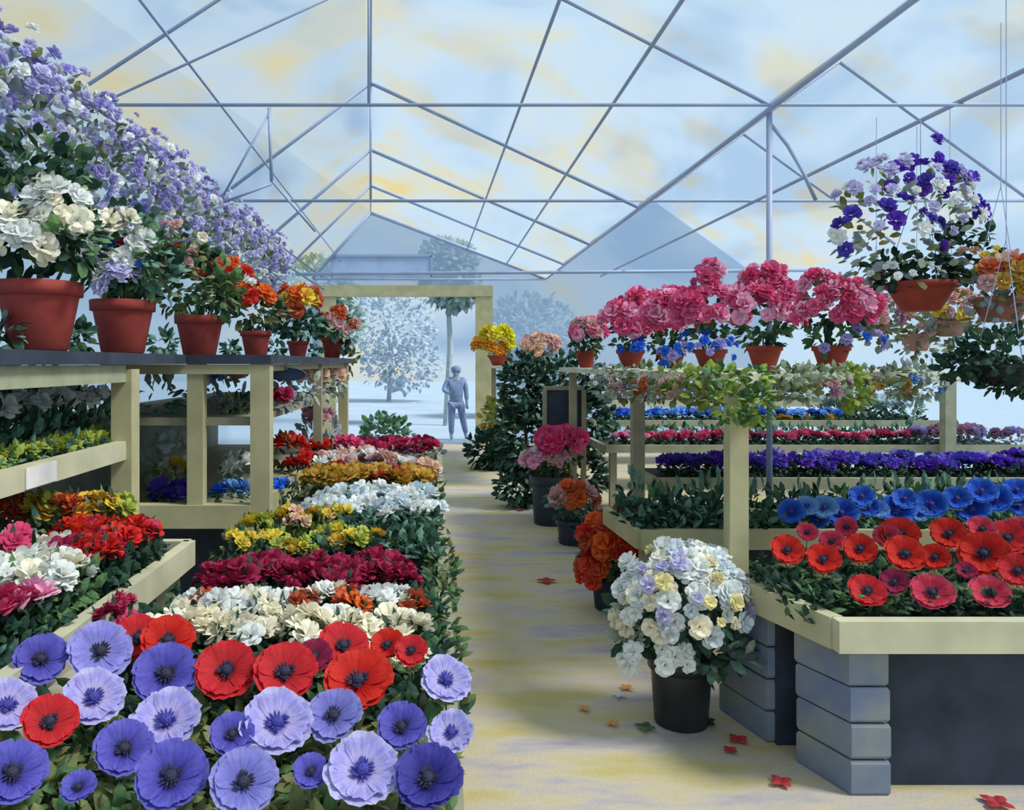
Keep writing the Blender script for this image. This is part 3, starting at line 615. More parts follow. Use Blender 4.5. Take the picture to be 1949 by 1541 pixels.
FR = [  # pixel x, y, width, colour, label
 (77,1257,88,'violet','violet anemone with a dark eye at the upper left of the front bench'),
 (190,1243,104,'lavender','lavender anemone at the top, right of the violet one by the cream rail'),
 (177,1332,106,'lilac','pale lilac anemone right of the single red one, under the topmost lavender one'),
 (316,1287,108,'violet','large violet anemone beside the leftmost red blooms'),
 (318,1376,118,'lilac','pale lilac anemone directly below the large violet one'),
 (527,1380,122,'lilac','big fringed pale lilac anemone in the middle of the bench front'),
 (636,1366,98,'paleviolet','mid violet anemone just right of the big fringed lilac one'),
 (690,1470,126,'lilac','large pale lilac anemone at the bottom with a blue eye'),
 (816,1486,120,'indigo','darkest indigo anemone at the bottom right'),
 (848,1297,88,'lilac','pale lilac anemone leaning over the aisle, uppermost of the right edge'),
 (860,1397,80,'lilac','pale lilac anemone at the aisle edge above the darkest indigo one'),
 (765,1386,86,'violet','violet anemone left of the pale ones at the aisle edge'),
 (462,1492,116,'paleviolet','violet anemone at the bottom, left of the large pale lilac one'),
 (327,1482,124,'violet','blue-violet anemone at the bottom below the middle-left pale one'),
 (236,1428,98,'violet','violet anemone half hidden left of the pale lilac bloom'),
 (14,1345,94,'lilac','pale lilac anemone cut by the left edge'),
 (22,1475,112,'violet','violet anemone in the bottom left corner'),
 (592,1470,62,'violet','small violet anemone bud left of the large pale bottom one'),
 (442,1400,76,'violet','small violet anemone left of the big fringed one'),
 (150,1500,60,'violet','small shaded violet anemone low in the bottom left'),
 (93,1376,92,'red','single red anemone among the lavender ones at the left'),
 (432,1280,104,'red','red anemone right of the large violet one'),
 (542,1283,108,'red','red anemone in the middle of the red row'),
 (682,1300,118,'scarlet','largest scarlet anemone with a small black eye'),
 (652,1232,86,'red','red anemone above the largest scarlet one'),
 (738,1230,62,'scarlet','small orange-red anemone right in the red row'),
 (782,1240,56,'red','small red anemone at the right end of the red row'),
 (318,1222,90,'scarlet','red anemone behind the large violet one'),
 (262,1216,80,'red','leftmost red anemone, half behind the lavender ones'),
 (600,1250,60,'crimson','dark crimson anemone between two red ones')]
for px, py, wd, kd, lab in FR:
    zf = .93; d = (EYE-zf)*F/(py-VY)
    anemone('anemone', A(px, py, d), wd*d/F*1.04, kd, ZB, lab, None, 'blue' if kd == 'lilac' else 'dark')
# ------------------------------------------------------------------ right side: benches
RB = [(1.53, 2.98), (3.6, 2.98), (3.6, 3.8), (1.31, 3.8)]
t = thing('flower_bench', 'right foreground bench with thick cream rail above blue-grey block piers', 'bench', (1.53, 2.98, 0))
def pb(nm, a, c, w_, h_, m):
    b = MB(); b.bar(a, c, w_, h_); return ob(nm, b.mesh(nm, m), t)
pb('front_rail', (-.02, 0, .62), (2.1, 0, .62), .06, .12, WOOD2); pb('side_rail', (.0, .03, .62), (-.22, .82, .62), .06, .12, mat('#b9b493', 'wood', .75, .1, 5))
b = MB(); b.prism([(0,.03), (2.07,.03), (2.07,.82), (-.2,.82)], .565, .59); ob('tray_base', b.mesh('tray', WOODD), t)
b = MB(); b.prism([(.04,.05), (2.05,.05), (2.05,.8), (-.14,.8)], .591, .63); ob('soil', b.mesh('soil', SOIL), t)
b = MB(); b.box((.19,.10,.0),(2.07,.13,.56)); ob('shade_panel', b.mesh('panel', NAVY), t)  # added navy sheet in place of the deep shade under the bench
b = MB(); b.box((-.06,.42,0),(.3,.46,.56)); ob('shade_panel', b.mesh('panel', NAVY), t)  # second added navy sheet, darkens the gap between the piers
STONE = mat('#66759a', 'blue_grey_block', .9, .22, 4, '#8f958c', 0, .6)
def pier(name, label, loc, w_, dp, skew, h_, n):
    t = thing(name, label, 'pier', loc)
    for k in range(n):
        z0, z1 = h_*k/n, h_*(k+1)/n-.008; b = MB(); j = R.uniform(-.006, .006); c = .008
        lo = [(c+j, c), (w_-c+j, c), (w_-c+skew*dp/.25+j, dp-c), (c+skew*dp/.25+j, dp-c)]
        cx = sum(p[0] for p in lo)/4; cy = sum(p[1] for p in lo)/4
        gr = [(p[0]+(p[0]-cx)*.04, p[1]+(p[1]-cy)*.06) for p in lo]
        v = [(x, y, z0) for x, y in lo]+[(x, y, z0+.012) for x, y in gr]+[(x, y, z1-.012) for x, y in gr]+[(x, y, z1) for x, y in lo]
        f = [(3,2,1,0), (12,13,14,15)]
        for l_ in range(3): f += [(l_*4+i, l_*4+(i+1)%4, (l_+1)*4+(i+1)%4, (l_+1)*4+i) for i in range(4)]
        b.add(v, f); o = ob('block', b.mesh('block', STONE), t)
pier('block_pier', 'front pier of stacked blue-grey blocks at the corner of the right bench', (1.57, 3.0, 0), .16, .26, -.085, .558, 4)
pier('block_pier', 'rear pier of stacked blue-grey blocks beside the black pot', (1.425, 3.42, 0), .10, .33, -.065, .558, 4)
# post rising from the bench corner and shelf for the pink pots
t = thing('plant_shelf', 'long pale shelf on posts at eye level carrying the pink geranium pots', 'shelf', (1.4, 3.7, 0)); o_ = (1.4, 3.7, 0)
part('post', (X(1410, 3.55)-.045, 3.56-.0, .685), (X(1410, 3.55)+.04, 3.64, 1.555), WOOD, o_)
part('post', (1.5, 6.0, .0), (1.59, 6.09, 1.555), WOODD, o_); part('post', (1.36, 8.0, 0), (1.43, 8.07, 1.555), WOODD, o_)
b = MB(); b.prism([(x-1.4, y-3.7) for x, y in ((1.32, 3.55), (2.3, 4.1), (3.0, 4.5), (3.0, 6.2), (2.3, 8.3), (1.3, 8.3))], 1.555, 1.60); ob('shelf_board', b.mesh('board', mat('#c9cbb4', 'pale_wood', .75, .12, 3)), t)
part('post', (X(1800, 8), 8, 0), (X(1800, 8)+.11, 8.1, 1.5), mat('#a9ab92', 'wood', .75), o_); 
part('back_beam', (3.0, 8.0, 1.46), (6.4, 8.1, 1.53), mat('#b5bba6', 'wood', .75), o_)
SH = 1.601
t = thing('plant_shelf', 'narrow plank beyond the dark shrubs holding the yellow and the peach pots', 'shelf', (1.3, 12.2, 0)); o_ = (1.3, 12.2, 0)
part('shelf_board', (.98, 10.2, 1.555), (1.75, 14.4, 1.6), WOOD2, o_); part('post', (1.0, 14.2, 0), (1.08, 14.28, 1.555), WOODD, o_); part('post', (1.62, 10.3, 0), (1.7, 10.38, 1.555), WOODD, o_)
bench('flower_bench', 'second right bench, blue flowers along its front', [(1.14, 4.4), (4.6, 4.4), (4.6, 5.1), (1.1, 5.1)], .72, [0, 3], [(1.2, 4.5), (4.5, 4.5)], WOOD, .11)
b = MB(); b.box((1.3, 4.75, 0), (4.5, 4.8, .6)); ob('shade_panel', b.mesh('panel', NAVY), bpy.data.objects[[o.name for o in C.objects if o.get('label','').startswith('second right bench')][0]], loc=(-(1.14+4.6+4.6+1.1)/4, -4.75, 0))  # added navy sheet standing in for the shade under this bench
bench('flower_bench', 'third right bench, its purple flowers in a solid stripe', [(1.7, 6.1), (5.9, 6.1), (5.9, 6.9), (1.7, 6.9)], .76, [0, 3], [(1.8, 6.2), (5.8, 6.2)], mat('#a9aa8e', 'wood', .8), .08)
bench('flower_bench', 'fourth right bench with the narrow magenta row', [(1.75, 8.15), (6.3, 8.15), (6.3, 9.0), (1.75, 9.0)], .80, [0, 3], [(1.85, 8.25), (6.2, 8.25)], mat('#a9aa8e', 'wood', .8), .08)
bench('flower_bench', 'farthest right bench with the pale blue flowers', [(2.0, 10), (6.45, 10), (6.45, 11), (2.0, 11)], .92, [0, 3], [(2.1, 10.1), (6.3, 10.1)], mat('#a9aa8e', 'wood', .8), .08)
bench('flower_bench', 'hazy back bench of haze-paled plants under the right gable', [(2.2, 12.6), (6.45, 12.6), (6.45, 13.6), (2.2, 13.6)], 1.05, [0], [(2.3, 12.7), (6.3, 12.7)], WOOD2, .1)
# rows on them
row('blue_bedding_plant', 'pale blue flowers in the farthest blue stripe', 'far blue stripe on the right', 2.1, 5.2, 10.15, 10.35, 26, .86, .12, [L_MID, L_DARK], [BP, BU], 1.25, nb=5, bs=.5)
row('green_foliage_plant', 'dark green plants in front of the far blue stripe', 'green stripe below the far blue one', 2.0, 5.9, 8.6, 8.85, 26, .77, .14, [L_DARK, L_MID, L_TEAL], [L_TEAL, L_DARK], 1.3, nb=0, bs=.4, cat='plant')
row('magenta_bedding_plant', 'magenta flowers in the narrow stripe on the fourth bench', 'magenta stripe on the right', 1.85, 5.0, 8.25, 8.4, 26, .77, .1, [L_DARK], [[PM, PK], [PM, PL], [MV, PM]], 1.2, nb=5, bs=.5)
row('mauve_bedding_plant', 'mauve flowers at the right end of the magenta stripe', 'mauve end of the magenta stripe', 5.0, 6.1, 8.25, 8.5, 9, .77, .12, [L_GREY], [MV, LV], 1.3, nb=5, bs=.5)
row('purple_bedding_plant', 'deep purple flowers in the solid purple stripe', 'purple stripe on the right', 1.82, 5.7, 6.2, 6.32, 30, .73, .1, [L_DARK], [[VI, DP], [VI]], 1.35, nb=5, bs=.5)
row('purple_bedding_plant', 'deep purple flowers in the solid purple stripe', 'purple stripe on the right', 1.82, 5.7, 6.4, 6.5, 30, .73, .1, [L_DARK], [[VI, DP], [LV, VI]], 1.5, nb=5, bs=.5)
row('green_foliage_plant', 'mid green plants between the blue anemones and the purple stripe', 'green stripe behind the blue anemones', 1.22, 4.4, 4.75, 4.95, 26, .69, .12, [L_DARK, L_MID, L_TEAL], [L_TEAL, L_MID], 1.9, nb=0, bs=.4, cat='plant')
row('muted_bedding_plant', 'haze-paled pink, blue and cream plants on the hazy back bench', 'haze-paled plants on the hazy back bench', 2.4, 6.2, 12.8, 13.2, 24, 1.0, .17, [L_PALE, L_GREY], [[DU], [BP, MV], [PE], [WB]], 1.7, nb=5, bs=.5)  # distance haze put into the pale leaf and petal colours
row('yellow_bedding_plant', 'ochre plants among the far blue flowers', 'ochre plants by the far blue stripe', 4.3, 5.2, 9.6+.5, 9.75+.45, 3, .86, .1, [L_OLIVE], [OC], .9, nb=5, bs=.5)
row('pale_bedding_plant', 'whitish green plants at the far right beyond the post', 'whitish plants at the far right', 5.2, 6.3, 10.3, 10.7, 9, .86, .2, [L_PALE, L_TEAL], [WB], 1.5, nb=4, bs=.42)
row('dark_foliage_plant', 'blackish green plant beyond the post at the far right', 'blackish plants at the far right', 5.35, 6.2, 10.1, 10.15, 6, .86, .11, [L_DEEP, L_DARK], [L_DEEP, BLACK], 1.1, nb=0, bs=.4, cat='plant')
greens('dark green leaves filling the front of the second right bench', (1.15, 4.5, 4.42, 4.7), .66, .10, 1500, .06, [L_DARK, L_MID, L_TEAL], seed=71)
greens('dark leaves filling the right foreground bench', (1.42, 3.5, 3.08, 3.7), .62, .14, 2600, .06, [L_DARK, L_DEEP, L_MID], seed=72)
greens('dark green leaves left of the post on the second right bench', (1.1, 1.75, 4.42, 5.0), .70, .13, 500, .07, [L_DEEP, L_DARK, L_TEAL], seed=73)
RR = [(1498,1048,52,'scarlet','red anemone nearest the post on the right bench'),(1567,1066,54,'scarlet','red anemone second from the post, slightly lower than its neighbour'),
 (1637,1046,52,'scarlet','upright scarlet anemone third from the post'),(1722,1056,62,'scarlet','wide scarlet anemone in the middle of the right bench'),
 (1712,1018,60,'scarlet','orange-red anemone standing tallest behind the wide middle one'),(1780,1062,46,'scarlet','narrow red anemone seen from the side, right of the middle'),
 (1806,1018,56,'scarlet','flattened orange-red anemone in the back row'),(1872,1056,76,'scarlet','largest red anemone with a black eye on the right'),
 (1916,1026,60,'red','red anemone behind the largest one'),(1650,1127,58,'red','low dark red anemone tilted over the front rail'),
 (1774,1130,66,'pinkred','pinkish red anemone at the front rail centre'),(1884,1130,60,'pinkred','pinkish crimson anemone at the front rail, furthest right'),
 (1937,1088,56,'red','red anemone cut by the right edge'),(1838,1087,32,'crimson','tiny dark crimson bud under the largest red anemone'),
 (1583,1032,40,'pinkred','pink anemone behind the second red one'),(1536,1014,34,'pinkred','small pink anemone behind the first red one'),
 (1612,1004,36,'pinkred','small dusty pink anemone at the back by the blue ones'),(1688,1022,42,'pinkred','pink anemone left of the tallest orange-red one'),
 (1868,1008,44,'pinkred','pink anemone at the back above the largest red one'),(1942,1010,46,'pinkred','pink anemone at the back right edge'),
 (1702,1108,44,'crimson','dim crimson anemone low between two front ones')]
for px, py, wd, kd, lab in RR:
    d = min(max(3.12, (EYE-.83)*F/(py-VY)), 3.7); p = A(px, py, d)
    anemone('anemone', p, wd*d/F*1.08, kd, .625, lab, None, camw=.8)
BB = [(1507,975,44,'blue'),(1556,992,36,'blue'),(1601,978,54,'blue'),(1640,946,40,'blue'),(1654,966,34,'blue'),(1706,973,56,'blue'),(1722,951,38,'blue'),(1773,961,50,'blue'),
 (1822,950,42,'blue'),(1850,971,52,'blue'),(1868,936,46,'blue'),(1896,951,50,'blue'),(1935,934,42,'blue'),(1940,964,38,'blue'),(1570,967,42,'paleblue'),(1672,970,32,'paleblue'),(1750,978,30,'paleblue'),(1535,964,34,'paleblue')]
for k, (px, py, wd, kd) in enumerate(BB):
    d = 4.48; p = A(px, py, d)
    lab = {0: 'blue anemone nearest the post, left end of the blue row', 13: 'blue anemone at the right edge of the picture, lower of two', 12: 'blue anemone at the right edge of the picture, upper of two', 1: 'lowest small blue anemone between the first two wide ones'}.get(k)
    if lab: anemone('blue_anemone', p, wd*d/F*1.1, kd, .69, lab, None, 'blue', .8)
    else: anemone('blue_anemone', p, wd*d/F*1.1, kd, .69, ('bright blue' if kd == 'blue' else 'pale blue')+' anemone within the blue row behind the red ones', ('bright' if kd == 'blue' else 'pale')+' blue anemones behind the red ones', 'blue', .8)
# ------------------------------------------------------------------ pink geranium pots
def rp(px, d, r, h, base, bl, n, rad, label, extra=None, mats=(PK, PL, PM, PK), name='potted_pink_geranium', fol=(L_DARK, L_MID), nf=150, lf=.07, potm=TERRB):
    bs = [(extra[0], extra[1], extra[2], extra[3], list(extra[4]))] if extra else []
    lw = [((0,0,h+.06),(r*1.5, r*1.2, .1))]+[((c[0], c[1]+.03, c[2]-.04), (s[0]*.7, s[1]*.7, s[2]*.7)) for c, s in bl]
    return potted(name, label, 'potted plant', (X(px, d), d, base), r, h, potm, [(int(px), lw, nf, lf, list(fol))], [(int(px)+1, bl, n, rad, list(mats))]+bs, indiv=True, taper=.6)
BLX = lambda s, dx=0: (s, [((dx,-.1,.1),(.16,.08,.10))], 7, .035, (BU, BU, LV))
rp(1582, 4.75, .105, .15, SH, [((.03,-.03,.36),(.24,.16,.17)),((-.06,0,.5),(.1,.1,.09))], 60, .05, 'pink geranium in terracotta bowl at the right end of the pink row', (901, [((.05,-.12,.14),(.2,.08,.12))], 9, .03, (BU, LV)), (PK, PL, PM, PM))
rp(1455, 5.2, .11, .16, SH, [((0,-.03,.38),(.25,.16,.2)),((.0,0,.6),(.14,.1,.08)),((-.08,0,.5),(.1,.1,.1))], 66, .055, 'tallest pink geranium, second from the right end of the pink row')
rp(1352, 6.0, .12, .15, SH, [((-.02,-.03,.42),(.28,.18,.2)),((-.02,0,.68),(.1,.1,.12))], 66, .06, 'pink geranium with blue trailing flowers left of the tallest one', (902, [((-.12,-.14,.12),(.3,.1,.14))], 16, .04, (BU, BU, LV)))
rp(1277, 6.9, .12, .14, SH, [((0,-.03,.42),(.27,.18,.24))], 60, .07, 'pink geranium in the middle of the row with blue flowers at its pot', (903, [((.02,-.14,.06),(.2,.1,.14))], 12, .05, (BU, LV)))
rp(1200, 7.5, .13, .17, SH, [((0,-.03,.42),(.26,.18,.22)), ((.1,0,.55),(.18,.15,.18))], 50, .08, 'pink geranium left of the middle, smaller mound', (904, [((0,-.14,.18),(.12,.1,.06))], 5, .06, (BU,)))
rp(1115, 7.9, .10, .17, SH, [((0,-.03,.35),(.18,.13,.13))], 28, .06, 'small pale pink geranium beside the dark shrubs', None, (PL, PK, DU))
rp(1030, 11.5, .15, .16, SH, [((0,-.03,.28),(.28,.16,.14))], 24, .09, 'faded peach plant in a wide pot between the shrub and the yellow plant', None, (DU, PE, DU), 'potted_peach_plant', (L_GREY, L_OLIVE))
YW = petal('#d8d021', '#e8e240')
rp(950, 13.8, .2, .18, SH, [((-.05,-.05,.42),(.28,.16,.22))], 22, .11, 'yellow flowering plant in a low pot beside the door post', (905, [((-.2,-.1,.25),(.3,.1,.2))], 8, .1, (petal('#d98a2a', '#e8a23a'),)), (YW, YW, YE), 'potted_yellow_plant', (L_LIME, L_OLIVE))
# trailing greenery below that shelf
TR_ = [(1380, 3.5, .09, .13, [L_LIME, L_MID], 'bright green tuft hanging left of the post top', None), (1436, 3.5, .06, .15, [L_LIME, L_MID], 'bright green tuft hanging right of the post top', None),
 (1345, 3.85, .12, .09, [L_LIME, L_OLIVE], 'green leaves trailing over the shelf edge just left of the post tufts', None), (1290, 4.3, .14, .10, [L_OLIVE, L_LIME], 'olive leaves trailing over the shelf edge under the middle pink pots', [DU]),
 (1240, 4.85, .14, .12, [L_OLIVE, L_PALE], 'olive leaves trailing from the shelf edge above the slim grey post', [RS]), (1195, 5.4, .16, .14, [L_PALE, L_OLIVE], 'pale leaves trailing from the shelf edge left of the slim grey post', [DU]),
 (1155, 6.1, .16, .16, [L_PALE, L_GREY], 'pale grey leaves trailing from the shelf near the dark shrubs', [W_]), (1500, 3.62, .12, .06, [L_OLIVE, L_PALE], 'flat olive leaves creeping along the front shelf edge beside the post tufts', None),
 (1612, 4.0, .07, .10, [L_LIME], 'round green tuft hanging from the front shelf edge', None), (1562, 3.85, .14, .06, [L_OLIVE, L_PALE], 'dusty mauve flowered trailer on the front shelf edge', [MV, DU]),
 (1668, 4.1, .16, .06, [L_OLIVE, L_PALE], 'ochre flecked trailer on the front shelf edge at its right part', [OC, PE]), (1735, 4.3, .16, .07, [L_PALE, L_GREY], 'pale blue flecked trailer at the right end of the front shelf edge', [BP])]
for k, (px, d, w_, ln, ms, lab, blo) in enumerate(TR_):
    x = X(px, d); t = thing('trailing_plant', lab, 'plant', (x, d, 1.545))
    ob('foliage', leaves_me(300+k, [((0, -.05, -ln*.55), (w_, .05, ln*.55)), ((0, -.01, .04), (w_*.9, .05, .04))], 140, .05, ms), t)
    if blo: add_blooms(t, 350+k, [((0, -.05, -ln*.3), (w_*.9, .05, ln*.7))], 12, .022, blo, lo=-1)
# ------------------------------------------------------------------ hanging baskets on the right
dh = 4.1; hb = (X(1752, dh), dh, Z(592, dh))
t = potted('hanging_basket', 'large hanging basket of purple and white flowers high on the right', 'hanging plant', hb, .165, .15, mat('#8c2f24', 'basket_clay', .8, .15, 9, '#a5412c'),
   [(401, [((-.08,0,.42),(.36,.2,.34))], 260, .065, [L_PALE, L_OLIVE, L_GREY]), (402, [((.23,-.02,.30),(.14,.12,.15)), ((-.0,-.04,.2),(.14,.1,.08)), ((-.16,-.02,.2),(.12,.1,.08))], 330, .06, [L_DEEP, L_DARK])],
   [(403, [((-.02,-.04,.62),(.28,.12,.14)),((.17,-.03,.52),(.12,.08,.10))], 24, .038, [DP, DP, VI]), (404, [((-.2,-.06,.36),(.26,.14,.22))], 12, .04, [DP, VI]),
    (405, [((-.12,-.05,.46),(.38,.2,.34))], 46, .034, [W_, LP, W_, LP]), (406, [((-.15,-.12,.17),(.18,.08,.07))], 12, .024, [W_]), (407, [((.26,-.1,.2),(.2,.08,.12))], 7, .026, [PE, YE]), (408, [((.02,0,.8),(.08,.06,.12))], 3, .036, [DP])], indiv=True, taper=.55, hang=Z(225, dh))
for (px, py, d, r_, hh, nm, lab, fo, bl, rad, clay) in (
    (1905, 612, 3.9, .13, .12, 'hanging_basket', 'pink and orange hanging plant at the right edge', (L_OLIVE, L_GREY), (DU, PE, RS, OC), .045, '#a56a5c'),
    (1808, 640, 5.2, .11, .10, 'hanging_basket', 'faded pinkish basket with yellow flowers below the big purple basket', (L_OLIVE, L_GREY), (DU, YE, DU, OC), .04, '#b58a7c'),
    (1745, 668, 5.6, .11, .12, 'hanging_basket', 'faint rose coloured pot left of the pinkish basket', (L_PALE, L_OLIVE), (DU, DU), .035, '#cf9a98'),  # haze put into this basket's pale clay and flower colours
    (1668, 640, 5.4, .09, .08, 'hanging_basket', 'grey-green hanging foliage right of the pink row', (L_GREY, L_OLIVE), (MV, DU), .03, '#a5806c')):
    p = (X(px, d), d, Z(py, d)); potted(nm, lab, 'hanging plant', p, r_, hh, mat(clay, 'muted_clay', .8), [(int(px)+7, [((0,0,hh+.06),(r_*1.7,r_*1.2,.12)), ((.0,-.03,hh*.3),(r_*1.5,r_*.9,.1))], 160, .06, list(fo))],
        [(int(px)+8, [((0,-.05,hh+.06),(r_*1.6,r_*1.1,.13))], 26, rad, list(bl))], indiv=True, taper=.6, hang=3.33)
t = potted('hanging_basket', 'very dark green leafy basket at the right edge below the pink and orange one', 'hanging plant', (X(1915, 3.5), 3.5, Z(735, 3.5)), .12, .1, BLACK,
   [(455, [((0,0,.14),(.22,.14,.11)), ((-.16,0,.10),(.14,.1,.07)), ((.1,-.03,.02),(.22,.12,.06))], 520, .05, [L_DEEP, L_DARK])], [], taper=.6, hang=3.33)
# ------------------------------------------------------------------ aisle side plants on the right
def ground_plant(name, label, px, d, r, h, potm, fol, blo, indiv=True):
    return potted(name, label, 'potted plant', (X(px, d), d, 0), r, h, potm, fol, blo, indiv=indiv, taper=.82)
d = 3.62
ground_plant('potted_white_daisy', 'big white flowering plant in a black pot standing in the aisle', 1296, d, .145, .32, BLACK,
   [(501, [((-.02,0,.52),(.28,.24,.18)), ((.1,-.12,.36),(.18,.1,.07)), ((-.22,-.05,.42),(.08,.1,.07))], 420, .075, [L_TEAL, L_PALE, L_DARK])],
   [(502, [((-.02,-.04,.56),(.30,.26,.26))], 98, .044, [W_, W_, CR, WB]), (503, [((-.02,-.08,.60),(.28,.26,.22))], 16, .035, [petal('#e9dd96', '#f2ebc0'), LP]), (504, [((-.13,-.16,.36),(.2,.08,.08))], 10, .04, [W_])])
ground_plant('potted_red_geranium', 'orange-red flowering plant behind the white one at the aisle edge', 1165, 5.3, .14, .22, NAVY,
   [(511, [((.03,0,.38),(.22,.2,.16))], 220, .09, [L_OLIVE, L_DARK])], [(512, [((.03,-.05,.46),(.24,.2,.2)), ((-.13,-.1,.25),(.1,.1,.14))], 60, .06, [RD, OR, petal('#d33a26', '#e05a3c'), RS])])
ground_plant('potted_orange_plant', 'small orange flowering plant in a dark pot further up the aisle edge', 1090, 7.2, .15, .22, mat('#2a3a50', 'dark_blue_pot', .5),
   [(521, [((0,0,.38),(.22,.18,.14)),((.1,0,.08),(.2,.15,.1))], 180, .1, [L_DARK, L_TEAL])], [(522, [((0,-.08,.42),(.17,.14,.13))], 18, .075, [RS, OR, DU])])
ground_plant('potted_pink_plant', 'bright pink and white flowers in a tall dark planter', 1050, 8.1, .22, .5, mat('#2c3a4c', 'dark_planter', .6),
   [(531, [((0,0,.66),(.26,.2,.18))], 220, .1, [L_OLIVE, L_DARK])], [(532, [((.05,-.08,.84),(.24,.18,.12))], 30, .085, [PM, PK, petal('#e8307a', '#f0508c')]), (533, [((-.08,-.1,.66),(.22,.14,.12))], 14, .07, [DU, W_, PL])])
# dark shrubs
def shrub(name, label, px, d, blobs, n, ln, ms, seed, trunk=1.0):
    t = thing(name, label, 'shrub', (X(px, d), d, 0)); ob('foliage', leaves_me(seed, blobs, n, ln, ms), t)
    b = MB(); b.tube([(0,0,0),(.02,0,trunk*.5),(0,0,trunk)], [.03,.025,.015], 8); ob('trunk', b.mesh('trunk', mat('#4a4438', 'bark')), t)
shrub('dark_shrub', 'tall dark green shrub left of the chalkboard', 1000, 9.0, [((0,0,1.35),(.28,.25,.42)),((-.02,0,.75),(.3,.25,.5)),((-.05,0,.25),(.28,.25,.25))], 1500, .1, [L_DARK, L_DEEP, L_TEAL], 601)
shrub('dark_shrub', 'dark green shrub behind and above the chalkboard', 1085, 9.2, [((0,0,1.45),(.5,.25,.28)),((.1,0,.95),(.45,.25,.4)),((.05,0,.35),(.4,.25,.3))], 1700, .1, [L_DARK, L_DEEP, L_TEAL], 602)
shrub('low_shrub', 'low dark shrub at the foot of the door post', 930, 12.2, [((0,0,.28),(.34,.3,.28)),((.3,0,.2),(.34,.3,.22))], 520, .13, [L_DARK, L_DEEP], 603, .3)
shrub('yellow_shrub', 'loose yellow-green shrub beside the door post', 952, 12.8, [((0,0,.78),(.3,.25,.33))], 260, .12, [L_OLIVE, L_LIME, leaf('#a8924a', '#c9a84a')], 604, .7)
shrub('round_shrub', 'green bush in front of the left of the doorway', 735, 12.5, [((0,0,.42),(.42,.3,.42))], 420, .14, [L_MID, L_TEAL], 605, .3)
t = thing('chalkboard_stand', 'small black board in a wooden frame on legs in front of the dark shrubs', 'sign', (X(1070, 8.35), 8.35, 0)); o_ = t.location[:]
x0, x1, z0, z1 = X(1040, 8.35), X(1106, 8.35), Z(812, 8.35), Z(742, 8.35)
part('board', (x0, 8.34, z0), (x1, 8.36, z1), mat('#1c2a42', 'slate', .6, .3, 6), o_); part('top_frame', (x0-.03, 8.32, z1), (x1+.03, 8.37, z1+.04), WOODD, o_)
part('side_frame', (x0-.04, 8.32, z0), (x0, 8.37, z1), WOODD, o_); part('leg', (x1, 8.32, 0), (x1+.05, 8.37, z1), WOODD, o_); part('bottom_frame', (x0-.03, 8.32, z0-.04), (x1, 8.37, z0), WOODD, o_); part('leg', (x0-.04, 8.32, 0), (x0, 8.37, z0-.04), WOODD, o_)
# shelf sign on left shelving
t = bpy.data.objects['shelf_label']; b = MB(); b.lathe([(.001,-.012),(.1,-.012),(.105,0),(.1,.012)], 28)
o = ob('plate', b.mesh('plate', mat('#3a4a66', 'blue_plate', .5)), t, (0,0,0), (PI/2, 0, 0), (1.25, .42, 1)); t['label'] = 'dark blue oval plate hanging under the top board right of the thickest olive post'
b = MB(); b.bar((0,0,.03),(0,0,Z(690,5.1)-Z(712,5.1)), .01); ob('bracket', b.mesh('bracket', STEEL), t)
# fallen petals on the floor
PMS = {'red': petal('#b83a44', '#cc4a50'), 'orange': petal('#d8985a', '#e0ac70'), 'white': petal('#d8dde8', '#eef0f4'), 'green': L_MID, 'dark': L_DARK, 'yellow': petal('#c4ac4e', '#d6c268'), 'mauve': petal('#a88fc0', '#bca6cc')}
for px, py, s, c, lab in ((1487,1493,.05,'red','crimson petal at the foot of the front pier'),(1405,1412,.05,'red','loose red petals below the rear pier'),(1390,1432,.035,'red','small red petal just below the loose red ones'),(1898,1533,.06,'red','red petal at the bottom right corner'),
    (1228,1388,.05,'green','green leaf fallen in front of the black pot'),(1345,1378,.05,'dark','dark green leaf fallen right below the black pot'),(1193,1312,.04,'orange','orange petal left of the black pot'),(1112,1352,.035,'orange','orange petal out in the aisle'),(1165,1380,.035,'orange','orange petal left of the green leaf'),
    (1178,1326,.04,'white','white petal left of the black pot'),(990,972,.05,'red','tiny red petal far up the aisle'),(1040,1108,.08,'red','dull red petal by the orange-red plant'),(850,1150,.03,'white','pale petal by the cream flowers on the aisle'),(852,1220,.03,'yellow','yellow petal near the red row on the aisle'),
    (845,1113,.04,'mauve','mauve petal beside the crimson row on the aisle'),(835,935,.08,'orange','orange petal beside the ochre row')):
    d = EYE*F/(py-VY); t = thing('fallen_petal', lab, 'petal', (X(px, d), d, .012), R.uniform(0, 6))
    b = MB(); r_ = random.Random(px)
    for k in range(4): b.leaf((0,0,0), (math.cos(k*1.6), math.sin(k*1.6), .12), (0,0,1), s, s*.7)
    ob('petal', b.mesh('petal', PMS[c]), t)
